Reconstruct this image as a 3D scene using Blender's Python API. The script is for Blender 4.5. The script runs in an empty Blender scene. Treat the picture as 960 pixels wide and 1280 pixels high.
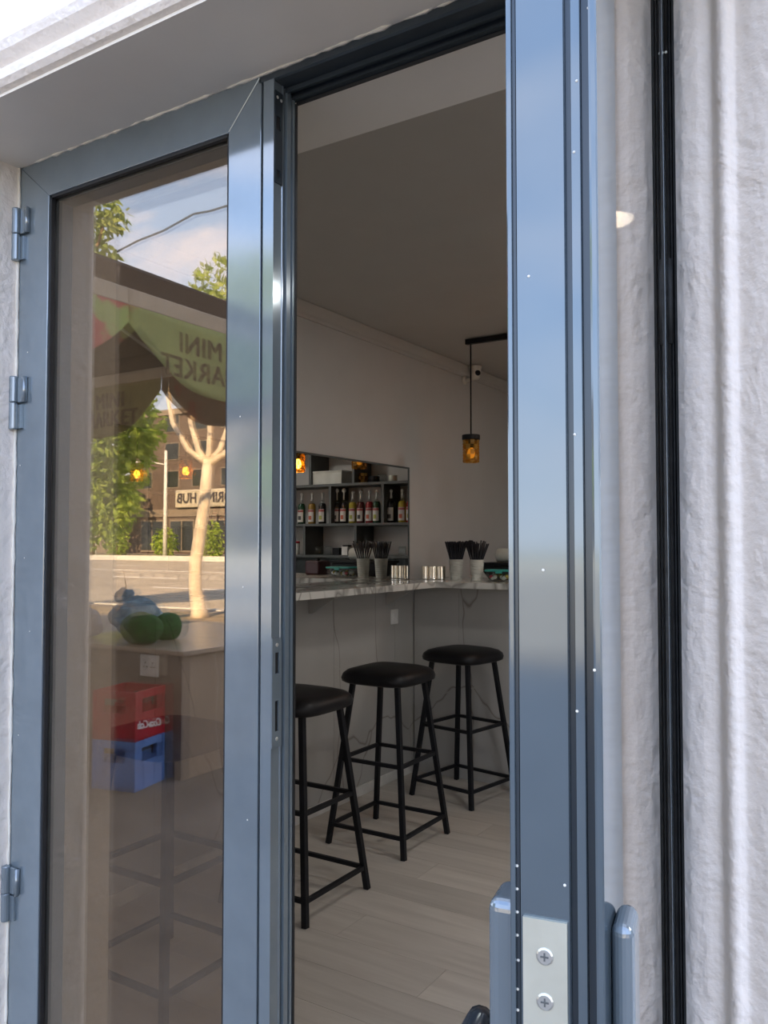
import bpy, math, random
from mathutils import Vector, Matrix
random.seed(7)
S = bpy.context.scene
COL = S.collection
PI = math.pi

# ---------------------------------------------------------------- camera
F = 1047.0
YAW = math.radians(32.2)
PIT = math.atan(38 / 1047.0)
cam_d = bpy.data.cameras.new('camera')
cam = bpy.data.objects.new('camera', cam_d)
COL.objects.link(cam)
cam_d.sensor_fit = 'VERTICAL'
cam_d.sensor_height = 36.0
cam_d.lens = 36.0 * F / 1280.0
cam_d.clip_start = 0.02
cam_d.clip_end = 600
cam.location = (0, 0, 1.35)
cam.rotation_euler = (PI / 2 + PIT, 0, YAW)
S.camera = cam

# ---------------------------------------------------------------- view, world, sun
S.view_settings.view_transform = 'Standard'
S.view_settings.look = 'None'
S.view_settings.exposure = 1.06
S.view_settings.gamma = 1.0
S.view_settings.use_curve_mapping = False
S.cycles.use_denoising = True
S.cycles.max_bounces = 14
S.cycles.diffuse_bounces = 5
S.cycles.glossy_bounces = 8
S.cycles.transmission_bounces = 10
S.cycles.transparent_max_bounces = 24
S.cycles.sample_clamp_indirect = 8.0
S.cycles.caustics_reflective = False
S.cycles.caustics_refractive = False

SUN_EL = math.radians(27)
SUN_AZ = math.radians(18)                       # from +Y towards +X
W = bpy.data.worlds.new('world')
S.world = W
W.use_nodes = True
nt = W.node_tree
nt.nodes.clear()
def N(tree, kind, **kw):
    n = tree.nodes.new(kind)
    for k, v in kw.items():
        if k in n.inputs.keys():
            n.inputs[k].default_value = v
        else:
            setattr(n, k, v)
    return n
wo = N(nt, 'ShaderNodeOutputWorld')
bg = N(nt, 'ShaderNodeBackground')
bg.inputs['Strength'].default_value = 1.35
tc = N(nt, 'ShaderNodeTexCoord')
sep = N(nt, 'ShaderNodeSeparateXYZ')
nt.links.new(tc.outputs['Generated'], sep.inputs[0])
ramp = N(nt, 'ShaderNodeValToRGB')
ramp.color_ramp.elements[0].position = 0.0
ramp.color_ramp.elements[0].color = (0.95, 0.98, 1.02, 1)
ramp.color_ramp.elements[1].position = 0.75
ramp.color_ramp.elements[1].color = (0.30, 0.47, 0.84, 1)
e = ramp.color_ramp.elements.new(0.28)
e.color = (0.56, 0.74, 1.08, 1)
nt.links.new(sep.outputs['Z'], ramp.inputs[0])
mp = N(nt, 'ShaderNodeMapping')
mp.inputs['Scale'].default_value = (1.6, 1.6, 4.2)
mp.inputs['Rotation'].default_value = (0.2, 0.35, 0.5)
nt.links.new(tc.outputs['Generated'], mp.inputs[0])
cn = N(nt, 'ShaderNodeTexNoise', Scale=2.6, Detail=7.0, Roughness=0.62, Distortion=0.7)
nt.links.new(mp.outputs[0], cn.inputs['Vector'])
cr = N(nt, 'ShaderNodeValToRGB')
cr.color_ramp.elements[0].position = 0.45
cr.color_ramp.elements[0].color = (0, 0, 0, 1)
cr.color_ramp.elements[1].position = 0.80
cr.color_ramp.elements[1].color = (1, 1, 1, 1)
nt.links.new(cn.outputs['Fac'], cr.inputs[0])
mx = N(nt, 'ShaderNodeMixRGB')
mx.inputs['Color2'].default_value = (1.22, 1.12, 1.18, 1)
nt.links.new(cr.outputs[0], mx.inputs['Fac'])
nt.links.new(ramp.outputs[0], mx.inputs['Color1'])
nt.links.new(mx.outputs[0], bg.inputs['Color'])
nt.links.new(bg.outputs[0], wo.inputs[0])

sun_d = bpy.data.lights.new('sun', 'SUN')
sun_d.energy = 10.8
sun_d.color = (1.0, 0.80, 0.54)
sun_d.angle = math.radians(0.6)
sun = bpy.data.objects.new('sun', sun_d)
COL.objects.link(sun)
sd = Vector((math.sin(SUN_AZ) * math.cos(SUN_EL), math.cos(SUN_AZ) * math.cos(SUN_EL), math.sin(SUN_EL)))
sun.rotation_euler = (-sd).to_track_quat('-Z', 'Y').to_euler()
sun.location = (6, 30, 20)

# ---------------------------------------------------------------- materials
MATS = {}
def newmat(name):
    m = bpy.data.materials.new(name)
    m.use_nodes = True
    t = m.node_tree
    t.nodes.clear()
    out = N(t, 'ShaderNodeOutputMaterial')
    MATS[name] = m
    return m, t, out
def noise_col(t, c1, c2, scale=6.0, detail=4.0, lo=0.35, hi=0.65, coord='Object', stretch=None, dist=0.0, rough=0.55):
    tcn = N(t, 'ShaderNodeTexCoord')
    src = tcn.outputs[coord]
    if stretch:
        m2 = N(t, 'ShaderNodeMapping')
        m2.inputs['Scale'].default_value = stretch
        t.links.new(src, m2.inputs[0])
        src = m2.outputs[0]
    nz = N(t, 'ShaderNodeTexNoise', Scale=scale, Detail=detail, Roughness=rough, Distortion=dist)
    t.links.new(src, nz.inputs['Vector'])
    r = N(t, 'ShaderNodeValToRGB')
    r.color_ramp.elements[0].position = lo
    r.color_ramp.elements[0].color = (*c1, 1)
    r.color_ramp.elements[1].position = hi
    r.color_ramp.elements[1].color = (*c2, 1)
    t.links.new(nz.outputs['Fac'], r.inputs[0])
    return r.outputs[0], nz.outputs['Fac'], src
def bump(t, src, scale, strength, dist=0.002, detail=3.0, kind='noise', rough=0.5):
    nz = N(t, 'ShaderNodeTexNoise', Scale=scale, Detail=detail, Roughness=rough)
    t.links.new(src, nz.inputs['Vector'])
    b = N(t, 'ShaderNodeBump', Strength=strength, Distance=dist)
    t.links.new(nz.outputs['Fac'], b.inputs['Height'])
    return b.outputs[0]
def solid(name, c, rough=0.5, metal=0.0, var=0.12, scale=8.0, coat=0.0, bmp=0.0, bscale=60.0, spec=0.5, trans=0.0, alpha=1.0, emit=None, es=0.0, bdist=0.002):
    m, t, out = newmat(name)
    p = N(t, 'ShaderNodeBsdfPrincipled')
    c2 = tuple(min(1, x * (1 + var)) for x in c)
    c1 = tuple(x * (1 - var) for x in c)
    col, fac, src = noise_col(t, c1, c2, scale)
    t.links.new(col, p.inputs['Base Color'])
    p.inputs['Roughness'].default_value = rough
    p.inputs['Metallic'].default_value = metal
    p.inputs['Coat Weight'].default_value = coat
    p.inputs['Coat Roughness'].default_value = 0.1
    p.inputs['Specular IOR Level'].default_value = spec
    p.inputs['Transmission Weight'].default_value = trans
    p.inputs['Alpha'].default_value = alpha
    if emit:
        p.inputs['Emission Color'].default_value = (*emit, 1)
        p.inputs['Emission Strength'].default_value = es
    if bmp:
        t.links.new(bump(t, src, bscale, bmp, bdist), p.inputs['Normal'])
    t.links.new(p.outputs[0], out.inputs[0])
    return m
def schlick(t):
    lw = N(t, 'ShaderNodeLayerWeight', Blend=0.5)
    pw = N(t, 'ShaderNodeMath', operation='POWER')
    pw.inputs[1].default_value = 5.0
    t.links.new(lw.outputs['Facing'], pw.inputs[0])
    return pw.outputs[0]
def lerp(t, src, a, b):
    mr = N(t, 'ShaderNodeMapRange')
    mr.inputs['To Min'].default_value = a
    mr.inputs['To Max'].default_value = b
    t.links.new(src, mr.inputs['Value'])
    return mr.outputs[0]
def glossmix(name, diff, gl, base, top, rough=0.1, tr=False, wear=0.0):
    m, t, out = newmat(name)
    s = schlick(t)
    if tr:
        d = N(t, 'ShaderNodeBsdfTransparent')
        d.inputs[0].default_value = (*diff, 1)
    else:
        d = N(t, 'ShaderNodeBsdfDiffuse')
        col, fac, src = noise_col(t, tuple(x * 0.88 for x in diff), tuple(x * 1.12 for x in diff), 5.0)
        t.links.new(col, d.inputs[0])
    g = N(t, 'ShaderNodeBsdfGlossy', Roughness=rough)
    mc = N(t, 'ShaderNodeMixRGB')
    mc.inputs['Color1'].default_value = (*gl, 1)
    mc.inputs['Color2'].default_value = (1, 1, 1, 1)
    t.links.new(s, mc.inputs['Fac'])
    t.links.new(mc.outputs[0], g.inputs['Color'])
    mix = N(t, 'ShaderNodeMixShader')
    t.links.new(lerp(t, s, base, top), mix.inputs[0])
    t.links.new(d.outputs[0], mix.inputs[1])
    t.links.new(g.outputs[0], mix.inputs[2])
    t.links.new(mix.outputs[0], out.inputs[0])
    return m

# plaster of the facade: white masonry paint with trowel bumps
def plaster(name, c, strength, sc, dist):
    m, t, out = newmat(name)
    p = N(t, 'ShaderNodeBsdfPrincipled', Roughness=0.45)
    col, fac, src = noise_col(t, tuple(x * 0.96 for x in c), c, 5.0)
    t.links.new(col, p.inputs['Base Color'])
    b1 = bump(t, src, sc, strength, dist, 5.0)
    nz = N(t, 'ShaderNodeTexNoise', Scale=sc * 0.16, Detail=3.0, Distortion=1.2)
    t.links.new(src, nz.inputs['Vector'])
    b2 = N(t, 'ShaderNodeBump', Strength=strength * 0.8, Distance=dist * 2.5)
    t.links.new(nz.outputs['Fac'], b2.inputs['Height'])
    t.links.new(b1, b2.inputs['Normal'])
    t.links.new(b2.outputs[0], p.inputs['Normal'])
    t.links.new(p.outputs[0], out.inputs[0])
    return m
plaster('facade', (0.94, 0.885, 0.82), 0.6, 75.0, 0.005)
plaster('soffit', (0.93, 0.895, 0.83), 0.22, 18.0, 0.004)
plaster('indoor_paint', (0.54, 0.53, 0.515), 0.06, 60.0, 0.001)
plaster('ceiling_paint', (0.46, 0.45, 0.425), 0.05, 40.0, 0.001)
solid('caulk', (0.82, 0.80, 0.72), 0.7, bmp=0.6, bscale=160)
solid('rust_stain', (0.55, 0.33, 0.18), 0.9)
glossmix('paint', (0.150, 0.187, 0.212), (0.82, 0.92, 1.0), 0.22, 1.0, 0.10)
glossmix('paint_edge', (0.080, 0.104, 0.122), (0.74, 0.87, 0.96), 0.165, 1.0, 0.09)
glossmix('paint_dark', (0.035, 0.045, 0.055), (0.75, 0.86, 0.95), 0.07, 0.6, 0.2)
solid('rubber', (0.012, 0.013, 0.015), 0.55, var=0.3)
solid('jamb_black', (0.028, 0.03, 0.031), 0.6, var=0.35, scale=40, spec=0.25)
glossmix('glass_front', (0.93, 0.91, 0.88), (0.88, 0.81, 0.73), 0.155, 1.0, 0.0, tr=True)
glossmix('glass_back', (0.78, 0.74, 0.68), (0.92, 0.80, 0.67), 0.165, 1.0, 0.0, tr=True)
glossmix('clear_glass', (0.96, 0.98, 0.98), (1, 1, 1), 0.06, 0.9, 0.02, tr=True)
glossmix('mirror', (0.02, 0.02, 0.02), (0.80, 0.81, 0.80), 0.97, 1.0, 0.0)
solid('zinc', (0.62, 0.63, 0.54), 0.42, metal=0.55, var=0.06, scale=30)
solid('steel', (0.90, 0.86, 0.78), 0.13, metal=1.0, var=0.0)
solid('screw', (0.72, 0.74, 0.72), 0.3, metal=0.85)
solid('hole', (0.006, 0.006, 0.007), 0.9)
solid('black_metal', (0.006, 0.007, 0.010), 0.5, var=0.2, spec=0.3)
solid('black_leather', (0.005, 0.005, 0.007), 0.42, spec=0.3, var=0.25, bmp=0.25, bscale=220, bdist=0.0008)
solid('straw_black', (0.006, 0.007, 0.014), 0.4)
solid('cup_white', (0.62, 0.63, 0.58), 0.5)
solid('white_plastic', (0.78, 0.78, 0.75), 0.4)
solid('shelf_grey', (0.105, 0.115, 0.115), 0.5)
solid('slate_panel', (0.075, 0.092, 0.095), 0.45)
solid('teal', (0.05, 0.42, 0.38), 0.35)
solid('baseboard_white', (0.66, 0.65, 0.62), 0.4)
solid('maroon', (0.05, 0.012, 0.018), 0.4)
solid('crate_red', (0.42, 0.014, 0.035), 0.4)
solid('crate_blue', (0.13, 0.26, 0.62), 0.4)
solid('print_white', (0.82, 0.82, 0.80), 0.5)
solid('tape_white', (0.8, 0.8, 0.78), 0.6)
solid('outdoor_worktop', (0.40, 0.325, 0.25), 0.22, var=0.1)
solid('outdoor_panel_dark', (0.22, 0.18, 0.15), 0.45)
solid('sack_green', (0.03, 0.115, 0.018), 0.85, bmp=0.9, bscale=120, var=0.45, scale=30)
solid('trunk', (0.58, 0.49, 0.37), 0.85, bmp=0.6, bscale=14, var=0.2, scale=3, bdist=0.01)
solid('twig', (0.20, 0.13, 0.07), 0.9)
solid('pole_paint', (0.58, 0.57, 0.54), 0.5)
solid('road', (0.40, 0.345, 0.27), 1.0, var=0.12, scale=0.6, spec=0.05)
solid('kerb', (0.52, 0.50, 0.46), 0.85)
solid('soil', (0.25, 0.19, 0.12), 0.95, scale=3, var=0.3)
solid('marking', (0.75, 0.75, 0.72), 0.7)
solid('building_brown', (0.085, 0.062, 0.050), 0.8, scale=0.4)
solid('building_pale', (0.17, 0.14, 0.11), 0.8, scale=0.4)
solid('window_dark', (0.02, 0.024, 0.024), 0.12, var=0.3, scale=0.3)
solid('sign_face', (0.36, 0.33, 0.26), 0.5, scale=0.5)
solid('sign_letter', (0.04, 0.035, 0.04), 0.5)
solid('door_red', (0.16, 0.05, 0.05), 0.5)
solid('cable', (0.02, 0.02, 0.025), 0.6)
solid('fixture_cream', (0.62, 0.60, 0.54), 0.4)
m, t, out = newmat('pavement')
p = N(t, 'ShaderNodeBsdfPrincipled', Roughness=0.85)
c, fac, src = noise_col(t, (0.145, 0.12, 0.097), (0.28, 0.24, 0.198), 2.2, 8.0, 0.3, 0.72, rough=0.68)
t.links.new(c, p.inputs['Base Color'])
t.links.new(bump(t, src, 90, 0.5, 0.004, 6), p.inputs['Normal'])
t.links.new(p.outputs[0], out.inputs[0])
m, t, out = newmat('grass')
p = N(t, 'ShaderNodeBsdfPrincipled', Roughness=0.9)
c, fac, src = noise_col(t, (0.10, 0.13, 0.03), (0.42, 0.40, 0.16), 1.2, 5.0)
t.links.new(c, p.inputs['Base Color'])
t.links.new(p.outputs[0], out.inputs[0])

def stone(name, base, vein, vein2, scale, rough, width=0.035, cloud=0.1, voro=False):
    m, t, out = newmat(name)
    p = N(t, 'ShaderNodeBsdfPrincipled', Roughness=rough)
    tcn = N(t, 'ShaderNodeTexCoord')
    geo = N(t, 'ShaderNodeNewGeometry')
    src = geo.outputs['Position']
    c, fac, s0 = noise_col(t, tuple(x * (1 - cloud) for x in base), tuple(x * (1 + cloud) for x in base), scale * 0.8, 5)
    cur = c
    for k, (vc, sc, wd, ds) in enumerate(((vein, scale, width, 1.6), (vein2, scale * 0.55, width * 0.6, 2.4))):
        mpn = N(t, 'ShaderNodeMapping')
        mpn.inputs['Rotation'].default_value = (0.6 + k, 0.5 + 0.7 * k, 0.4)
        mpn.inputs['Scale'].default_value = (1, 1.0, 0.55 + 0.3 * k)
        t.links.new(src, mpn.inputs[0])
        if voro:
            wn = N(t, 'ShaderNodeTexNoise', Scale=sc * 2.0, Detail=3.0)
            t.links.new(mpn.outputs[0], wn.inputs['Vector'])
            wa = N(t, 'ShaderNodeMixRGB', blend_type='ADD')
            wa.inputs['Fac'].default_value = 0.22
            t.links.new(mpn.outputs[0], wa.inputs['Color1'])
            t.links.new(wn.outputs['Color'], wa.inputs['Color2'])
            nz = N(t, 'ShaderNodeTexVoronoi', feature='DISTANCE_TO_EDGE', Scale=sc)
            t.links.new(wa.outputs[0], nz.inputs['Vector'])
        else:
            nz = N(t, 'ShaderNodeTexNoise', Scale=sc, Detail=2.5, Roughness=0.5, Distortion=ds)
            t.links.new(mpn.outputs[0], nz.inputs['Vector'])
        sub = N(t, 'ShaderNodeMath', operation='SUBTRACT')
        sub.inputs[1].default_value = 0.0 if voro else 0.5
        t.links.new(nz.outputs['Distance' if voro else 'Fac'], sub.inputs[0])
        ab = N(t, 'ShaderNodeMath', operation='ABSOLUTE')
        t.links.new(sub.outputs[0], ab.inputs[0])
        r = N(t, 'ShaderNodeValToRGB')
        r.color_ramp.elements[0].position = 0.0
        r.color_ramp.elements[0].color = (1, 1, 1, 1)
        r.color_ramp.elements[1].position = wd
        r.color_ramp.elements[1].color = (0, 0, 0, 1)
        t.links.new(ab.outputs[0], r.inputs[0])
        mxn = N(t, 'ShaderNodeMixRGB')
        mxn.inputs['Color2'].default_value = (*vc, 1)
        t.links.new(r.outputs[0], mxn.inputs['Fac'])
        t.links.new(cur, mxn.inputs['Color1'])
        cur = mxn.outputs[0]
    t.links.new(cur, p.inputs['Base Color'])
    t.links.new(p.outputs[0], out.inputs[0])
    return m
stone('marble_tile', (0.43, 0.42, 0.40), (0.22, 0.19, 0.165), (0.44, 0.43, 0.40), 1.35, 0.38, 0.0055, voro=True)
stone('marble_top', (0.70, 0.69, 0.65), (0.30, 0.29, 0.27), (0.42, 0.41, 0.38), 2.2, 0.14, 0.045)
stone('outdoor_marble', (0.33, 0.26, 0.20), (0.22, 0.18, 0.14), (0.44, 0.40, 0.34), 2.0, 0.4, 0.012, voro=True)

m, t, out = newmat('plank')
p = N(t, 'ShaderNodeBsdfPrincipled', Roughness=0.42)
oi = N(t, 'ShaderNodeObjectInfo')
geo = N(t, 'ShaderNodeNewGeometry')
ad = N(t, 'ShaderNodeVectorMath', operation='ADD')
sc_ = N(t, 'ShaderNodeVectorMath', operation='SCALE')
cmb = N(t, 'ShaderNodeCombineXYZ')
t.links.new(oi.outputs['Random'], cmb.inputs[0])
t.links.new(oi.outputs['Random'], cmb.inputs[2])
t.links.new(cmb.outputs[0], sc_.inputs[0])
sc_.inputs['Scale'].default_value = 37.0
t.links.new(geo.outputs['Position'], ad.inputs[0])
t.links.new(sc_.outputs[0], ad.inputs[1])
mpn = N(t, 'ShaderNodeMapping')
mpn.inputs['Scale'].default_value = (0.8, 9.0, 1)
t.links.new(ad.outputs[0], mpn.inputs[0])
nz = N(t, 'ShaderNodeTexNoise', Scale=2.0, Detail=5.0, Roughness=0.6, Distortion=0.5)
t.links.new(mpn.outputs[0], nz.inputs['Vector'])
r = N(t, 'ShaderNodeValToRGB')
r.color_ramp.elements[0].position = 0.3
r.color_ramp.elements[0].color = (0.47, 0.425, 0.38, 1)
r.color_ramp.elements[1].position = 0.7
r.color_ramp.elements[1].color = (0.60, 0.555, 0.50, 1)
t.links.new(nz.outputs['Fac'], r.inputs[0])
hsv = N(t, 'ShaderNodeHueSaturation')
t.links.new(lerp(t, oi.outputs['Random'], 0.90, 1.08), hsv.inputs['Value'])
t.links.new(r.outputs[0], hsv.inputs['Color'])
t.links.new(hsv.outputs[0], p.inputs['Base Color'])
t.links.new(p.outputs[0], out.inputs[0])

def cloth(name, c, tl=0.35, var=0.12, c2=None, scale=9.0, lo=0.4, hi=0.6):
    m, t, out = newmat(name)
    a = c2 if c2 else tuple(x * (1 - var) for x in c)
    col, fac, src = noise_col(t, a, c, scale, 4.0, lo, hi)
    d = N(t, 'ShaderNodeBsdfDiffuse')
    tr = N(t, 'ShaderNodeBsdfTranslucent')
    t.links.new(col, d.inputs[0])
    t.links.new(col, tr.inputs[0])
    mix = N(t, 'ShaderNodeMixShader')
    mix.inputs[0].default_value = tl
    t.links.new(d.outputs[0], mix.inputs[1])
    t.links.new(tr.outputs[0], mix.inputs[2])
    t.links.new(mix.outputs[0], out.inputs[0])
cloth('cloth_green', (0.52, 0.58, 0.27))
cloth('cloth_green_shaded', (0.46, 0.42, 0.20))  # green valance cloth with the shade of its inner side in the colour
cloth('cloth_cream', (0.74, 0.66, 0.54), 0.3)
cloth('cloth_brown', (0.15, 0.12, 0.10), 0.12)
cloth('cloth_fruit', (0.52, 0.64, 0.26), 0.3, c2=(0.68, 0.20, 0.20), scale=5.5, lo=0.47, hi=0.53)
cloth('cloth_fruit_shaded', (0.34, 0.24, 0.17), 0.3, c2=(0.42, 0.12, 0.09), scale=5.0, lo=0.42, hi=0.5)  # fruit print cloth, colour darkened for the shaded inner side
cloth('print_brown', (0.17, 0.13, 0.09), 0.1)
cloth('leaf', (0.48, 0.58, 0.13), 0.5, c2=(0.16, 0.26, 0.05), scale=2.5, lo=0.3, hi=0.7)
cloth('leaf_pale', (0.46, 0.52, 0.20), 0.45, c2=(0.22, 0.30, 0.08), scale=2.5, lo=0.3, hi=0.7)
cloth('bag_plastic', (0.42, 0.60, 0.70), 0.5, c2=(0.22, 0.36, 0.46), scale=14)
cloth('bag_white', (0.72, 0.68, 0.66), 0.5)

def liquid(name, c):
    return solid(name, c, 0.12, var=0.1, coat=0.6)
LIQ = {'dark': (0.008, 0.006, 0.008), 'green': (0.006, 0.05, 0.02), 'amber': (0.30, 0.17, 0.02), 'red': (0.28, 0.012, 0.02),
       'yellow': (0.42, 0.34, 0.04), 'ruby': (0.10, 0.008, 0.014), 'orange': (0.40, 0.12, 0.015)}
for k, v in LIQ.items():
    liquid('liquid_' + k, v)
m, t, out = newmat('amber_glass')
tr = N(t, 'ShaderNodeBsdfTransparent')
tr.inputs[0].default_value = (0.95, 0.62, 0.20, 1)
pr_ = N(t, 'ShaderNodeBsdfPrincipled', Roughness=0.12)
pr_.inputs['Base Color'].default_value = (0.42, 0.24, 0.05, 1)
mix = N(t, 'ShaderNodeMixShader')
tcn = N(t, 'ShaderNodeTexCoord')
wv = N(t, 'ShaderNodeTexChecker', Scale=34.0)
t.links.new(tcn.outputs['Object'], wv.inputs['Vector'])
t.links.new(lerp(t, wv.outputs['Fac'], 0.22, 0.75), mix.inputs[0])
t.links.new(tr.outputs[0], mix.inputs[1])
t.links.new(pr_.outputs[0], mix.inputs[2])
t.links.new(mix.outputs[0], out.inputs[0])
solid('bulb_lit', (1, 0.7, 0.3), 0.4, emit=(1.0, 0.50, 0.10), es=20.0)
solid('bulb_off_glint', (0.75, 0.42, 0.10), 0.15, emit=(1.0, 0.55, 0.12), es=0.25)  # unlit bulb; its weak emission stands in for glints
solid('lamp_glow', (1, 1, 1), 0.4, emit=(1.0, 0.96, 0.90), es=38.0)

# ---------------------------------------------------------------- mesh helpers
class MB:
    def __init__(self):
        self.v = []
        self.f = []
    def add(self, vs, fs):
        o = len(self.v)
        self.v += [tuple(x) for x in vs]
        self.f += [tuple(i + o for i in f) for f in fs]
        return self
    def box(self, x0, x1, y0, y1, z0, z1):
        return self.add([(x0, y0, z0), (x1, y0, z0), (x1, y1, z0), (x0, y1, z0), (x0, y0, z1), (x1, y0, z1), (x1, y1, z1), (x0, y1, z1)],
                        [(3, 2, 1, 0), (4, 5, 6, 7), (0, 1, 5, 4), (1, 2, 6, 5), (2, 3, 7, 6), (3, 0, 4, 7)])
    def prism(self, poly, a, b, axis='z'):
        """extrude a closed 2-D polygon; axis z: poly=(x,y); axis y: poly=(x,z); axis x: poly=(y,z)"""
        mk = {'z': lambda p, t: (p[0], p[1], t), 'y': lambda p, t: (p[0], t, p[1]), 'x': lambda p, t: (t, p[0], p[1])}[axis]
        n = len(poly)
        vs = [mk(p, a) for p in poly] + [mk(p, b) for p in poly]
        fs = [tuple(range(n - 1, -1, -1)), tuple(range(n, 2 * n))] + [(i, (i + 1) % n, (i + 1) % n + n, i + n) for i in range(n)]
        return self.add(vs, fs)
    def tube(self, pts, r, n=8, caps=True):
        pts = [Vector(p) for p in pts]
        rs = r if isinstance(r, (list, tuple)) else [r] * len(pts)
        rings = []
        up0 = None
        for i, p in enumerate(pts):
            d = (pts[min(i + 1, len(pts) - 1)] - pts[max(i - 1, 0)]).normalized()
            if up0 is None:
                ref = Vector((0, 0, 1)) if abs(d.z) < 0.9 else Vector((1, 0, 0))
            else:
                ref = up0
            a = (ref - d * ref.dot(d)).normalized()
            up0 = a
            b = d.cross(a)
            rings.append([p + (a * math.cos(2 * PI * k / n + PI / n) + b * math.sin(2 * PI * k / n + PI / n)) * rs[i] for k in range(n)])
        vs = [q for rg in rings for q in rg]
        fs = []
        for i in range(len(pts) - 1):
            for k in range(n):
                k2 = (k + 1) % n
                fs.append((i * n + k, i * n + k2, (i + 1) * n + k2, (i + 1) * n + k))
        if caps:
            fs += [tuple(range(n - 1, -1, -1)), tuple((len(pts) - 1) * n + k for k in range(n))]
        return self.add(vs, fs)
    def lathe(self, prof, n=20, c=(0, 0, 0), cap0=True, cap1=True, a0=0.0, a1=2 * PI):
        full = abs(a1 - a0 - 2 * PI) < 1e-6
        m_ = n if full else n + 1
        vs = []
        for r, z in prof:
            for k in range(m_):
                a = a0 + (a1 - a0) * k / n
                vs.append((c[0] + r * math.cos(a), c[1] + r * math.sin(a), c[2] + z))
        fs = []
        for i in range(len(prof) - 1):
            for k in range(n):
                k2 = (k + 1) % m_
                fs.append((i * m_ + k, i * m_ + k2, (i + 1) * m_ + k2, (i + 1) * m_ + k))
        if full and cap0:
            fs.append(tuple(range(n - 1, -1, -1)))
        if full and cap1:
            fs.append(tuple((len(prof) - 1) * m_ + k for k in range(n)))
        return self.add(vs, fs)
    def xf(self, M):
        self.v = [tuple(M @ Vector(p)) for p in self.v]
        return self
    def mesh(self, name, mat, smooth=False):
        me = bpy.data.meshes.new(name)
        me.from_pydata(self.v, [], self.f)
        me.materials.append(MATS[mat])
        if smooth:
            me.polygons.foreach_set('use_smooth', [True] * len(me.polygons))
        me.update()
        return me

def link(name, me, parent=None, loc=(0, 0, 0), rot=(0, 0, 0)):
    o = bpy.data.objects.new(name, me)
    COL.objects.link(o)
    o.location = loc
    o.rotation_euler = rot
    o.parent = parent
    return o
def part(name, mb, mat, parent=None, smooth=False, bevel=0.0, seg=2, loc=(0, 0, 0), rot=(0, 0, 0), label=None, solid_=0.0, sub=0):
    o = link(name, mb.mesh(name, mat, smooth), parent, loc, rot)
    if solid_:
        md = o.modifiers.new('thick', 'SOLIDIFY')
        md.thickness = solid_
        md.offset = 0
    if bevel:
        md = o.modifiers.new('bevel', 'BEVEL')
        md.width = bevel
        md.segments = seg
        md.limit_method = 'ANGLE'
        md.angle_limit = math.radians(35)
    if sub:
        md = o.modifiers.new('sub', 'SUBSURF')
        md.levels = sub
        md.render_levels = sub
    if label:
        o['label'] = label
    return o
def tag(o, label, cat, group=None):
    o['label'] = label
    o['category'] = cat
    if group:
        o['group'] = group
    return o
def struct(o, label=None):
    o['kind'] = 'structure'
    if label:
        o['label'] = label
    return o
def thing(name, label, cat, loc=(0, 0, 0), rz=0.0, group=None):
    o = bpy.data.objects.new(name, None)
    COL.objects.link(o)
    o.empty_display_size = 0.1
    o.location = loc
    o.rotation_euler = (0, 0, rz)
    return tag(o, label, cat, group)
def copy_tree(o, parent=None):
    c = o.copy()
    COL.objects.link(c)
    c.parent = parent
    for ch in list(o.children):
        copy_tree(ch, c)
    return c
def text_mesh(s, size, ext, mat, shear=0.0, spacing=1.0, bold=0.0):
    cu = bpy.data.curves.new('lettering', 'FONT')
    cu.body = s
    cu.size = size
    cu.extrude = ext
    cu.shear = shear
    cu.space_character = spacing
    cu.offset = bold
    cu.align_x = 'CENTER'
    cu.align_y = 'CENTER'
    cu.resolution_u = 3
    ob = bpy.data.objects.new('lettering', cu)
    COL.objects.link(ob)
    bpy.context.view_layer.update()
    me = bpy.data.meshes.new_from_object(ob.evaluated_get(bpy.context.evaluated_depsgraph_get()))
    bpy.data.objects.remove(ob)
    bpy.data.curves.remove(cu)
    me.materials.clear()
    me.materials.append(MATS[mat])
    return me
def place_text(name, me, parent, origin, xdir, ydir=(0, 0, 1)):
    x = Vector(xdir).normalized()
    y = Vector(ydir).normalized()
    z = x.cross(y)
    o = bpy.data.objects.new(name, me)
    COL.objects.link(o)
    o.parent = parent
    o.matrix_local = Matrix(((x.x, y.x, z.x, origin[0]), (x.y, y.y, z.y, origin[1]), (x.z, y.z, z.z, origin[2]), (0, 0, 0, 1)))
    return o

# ---------------------------------------------------------------- key dimensions (metres, floor indoors = 0)
XL, XM, XA = -1.480, -0.860, -0.834        # left leaf: hinge edge, meeting edge, astragal edge
XH = -0.225                                # plaster beside the hinges of the right leaf
YF = 1.0                                   # outer face of the door
ZH = 2.095                                 # head of the opening
YO = 0.815                                 # outer edge of the reveal
YI = 1.240                                 # inner face of the front wall
XW = -2.53                                 # left wall indoors
YB = 6.02                                  # back wall
XR = 2.6
ZC = 2.53                                  # ceiling
G = -0.15                                  # pavement outdoors

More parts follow.
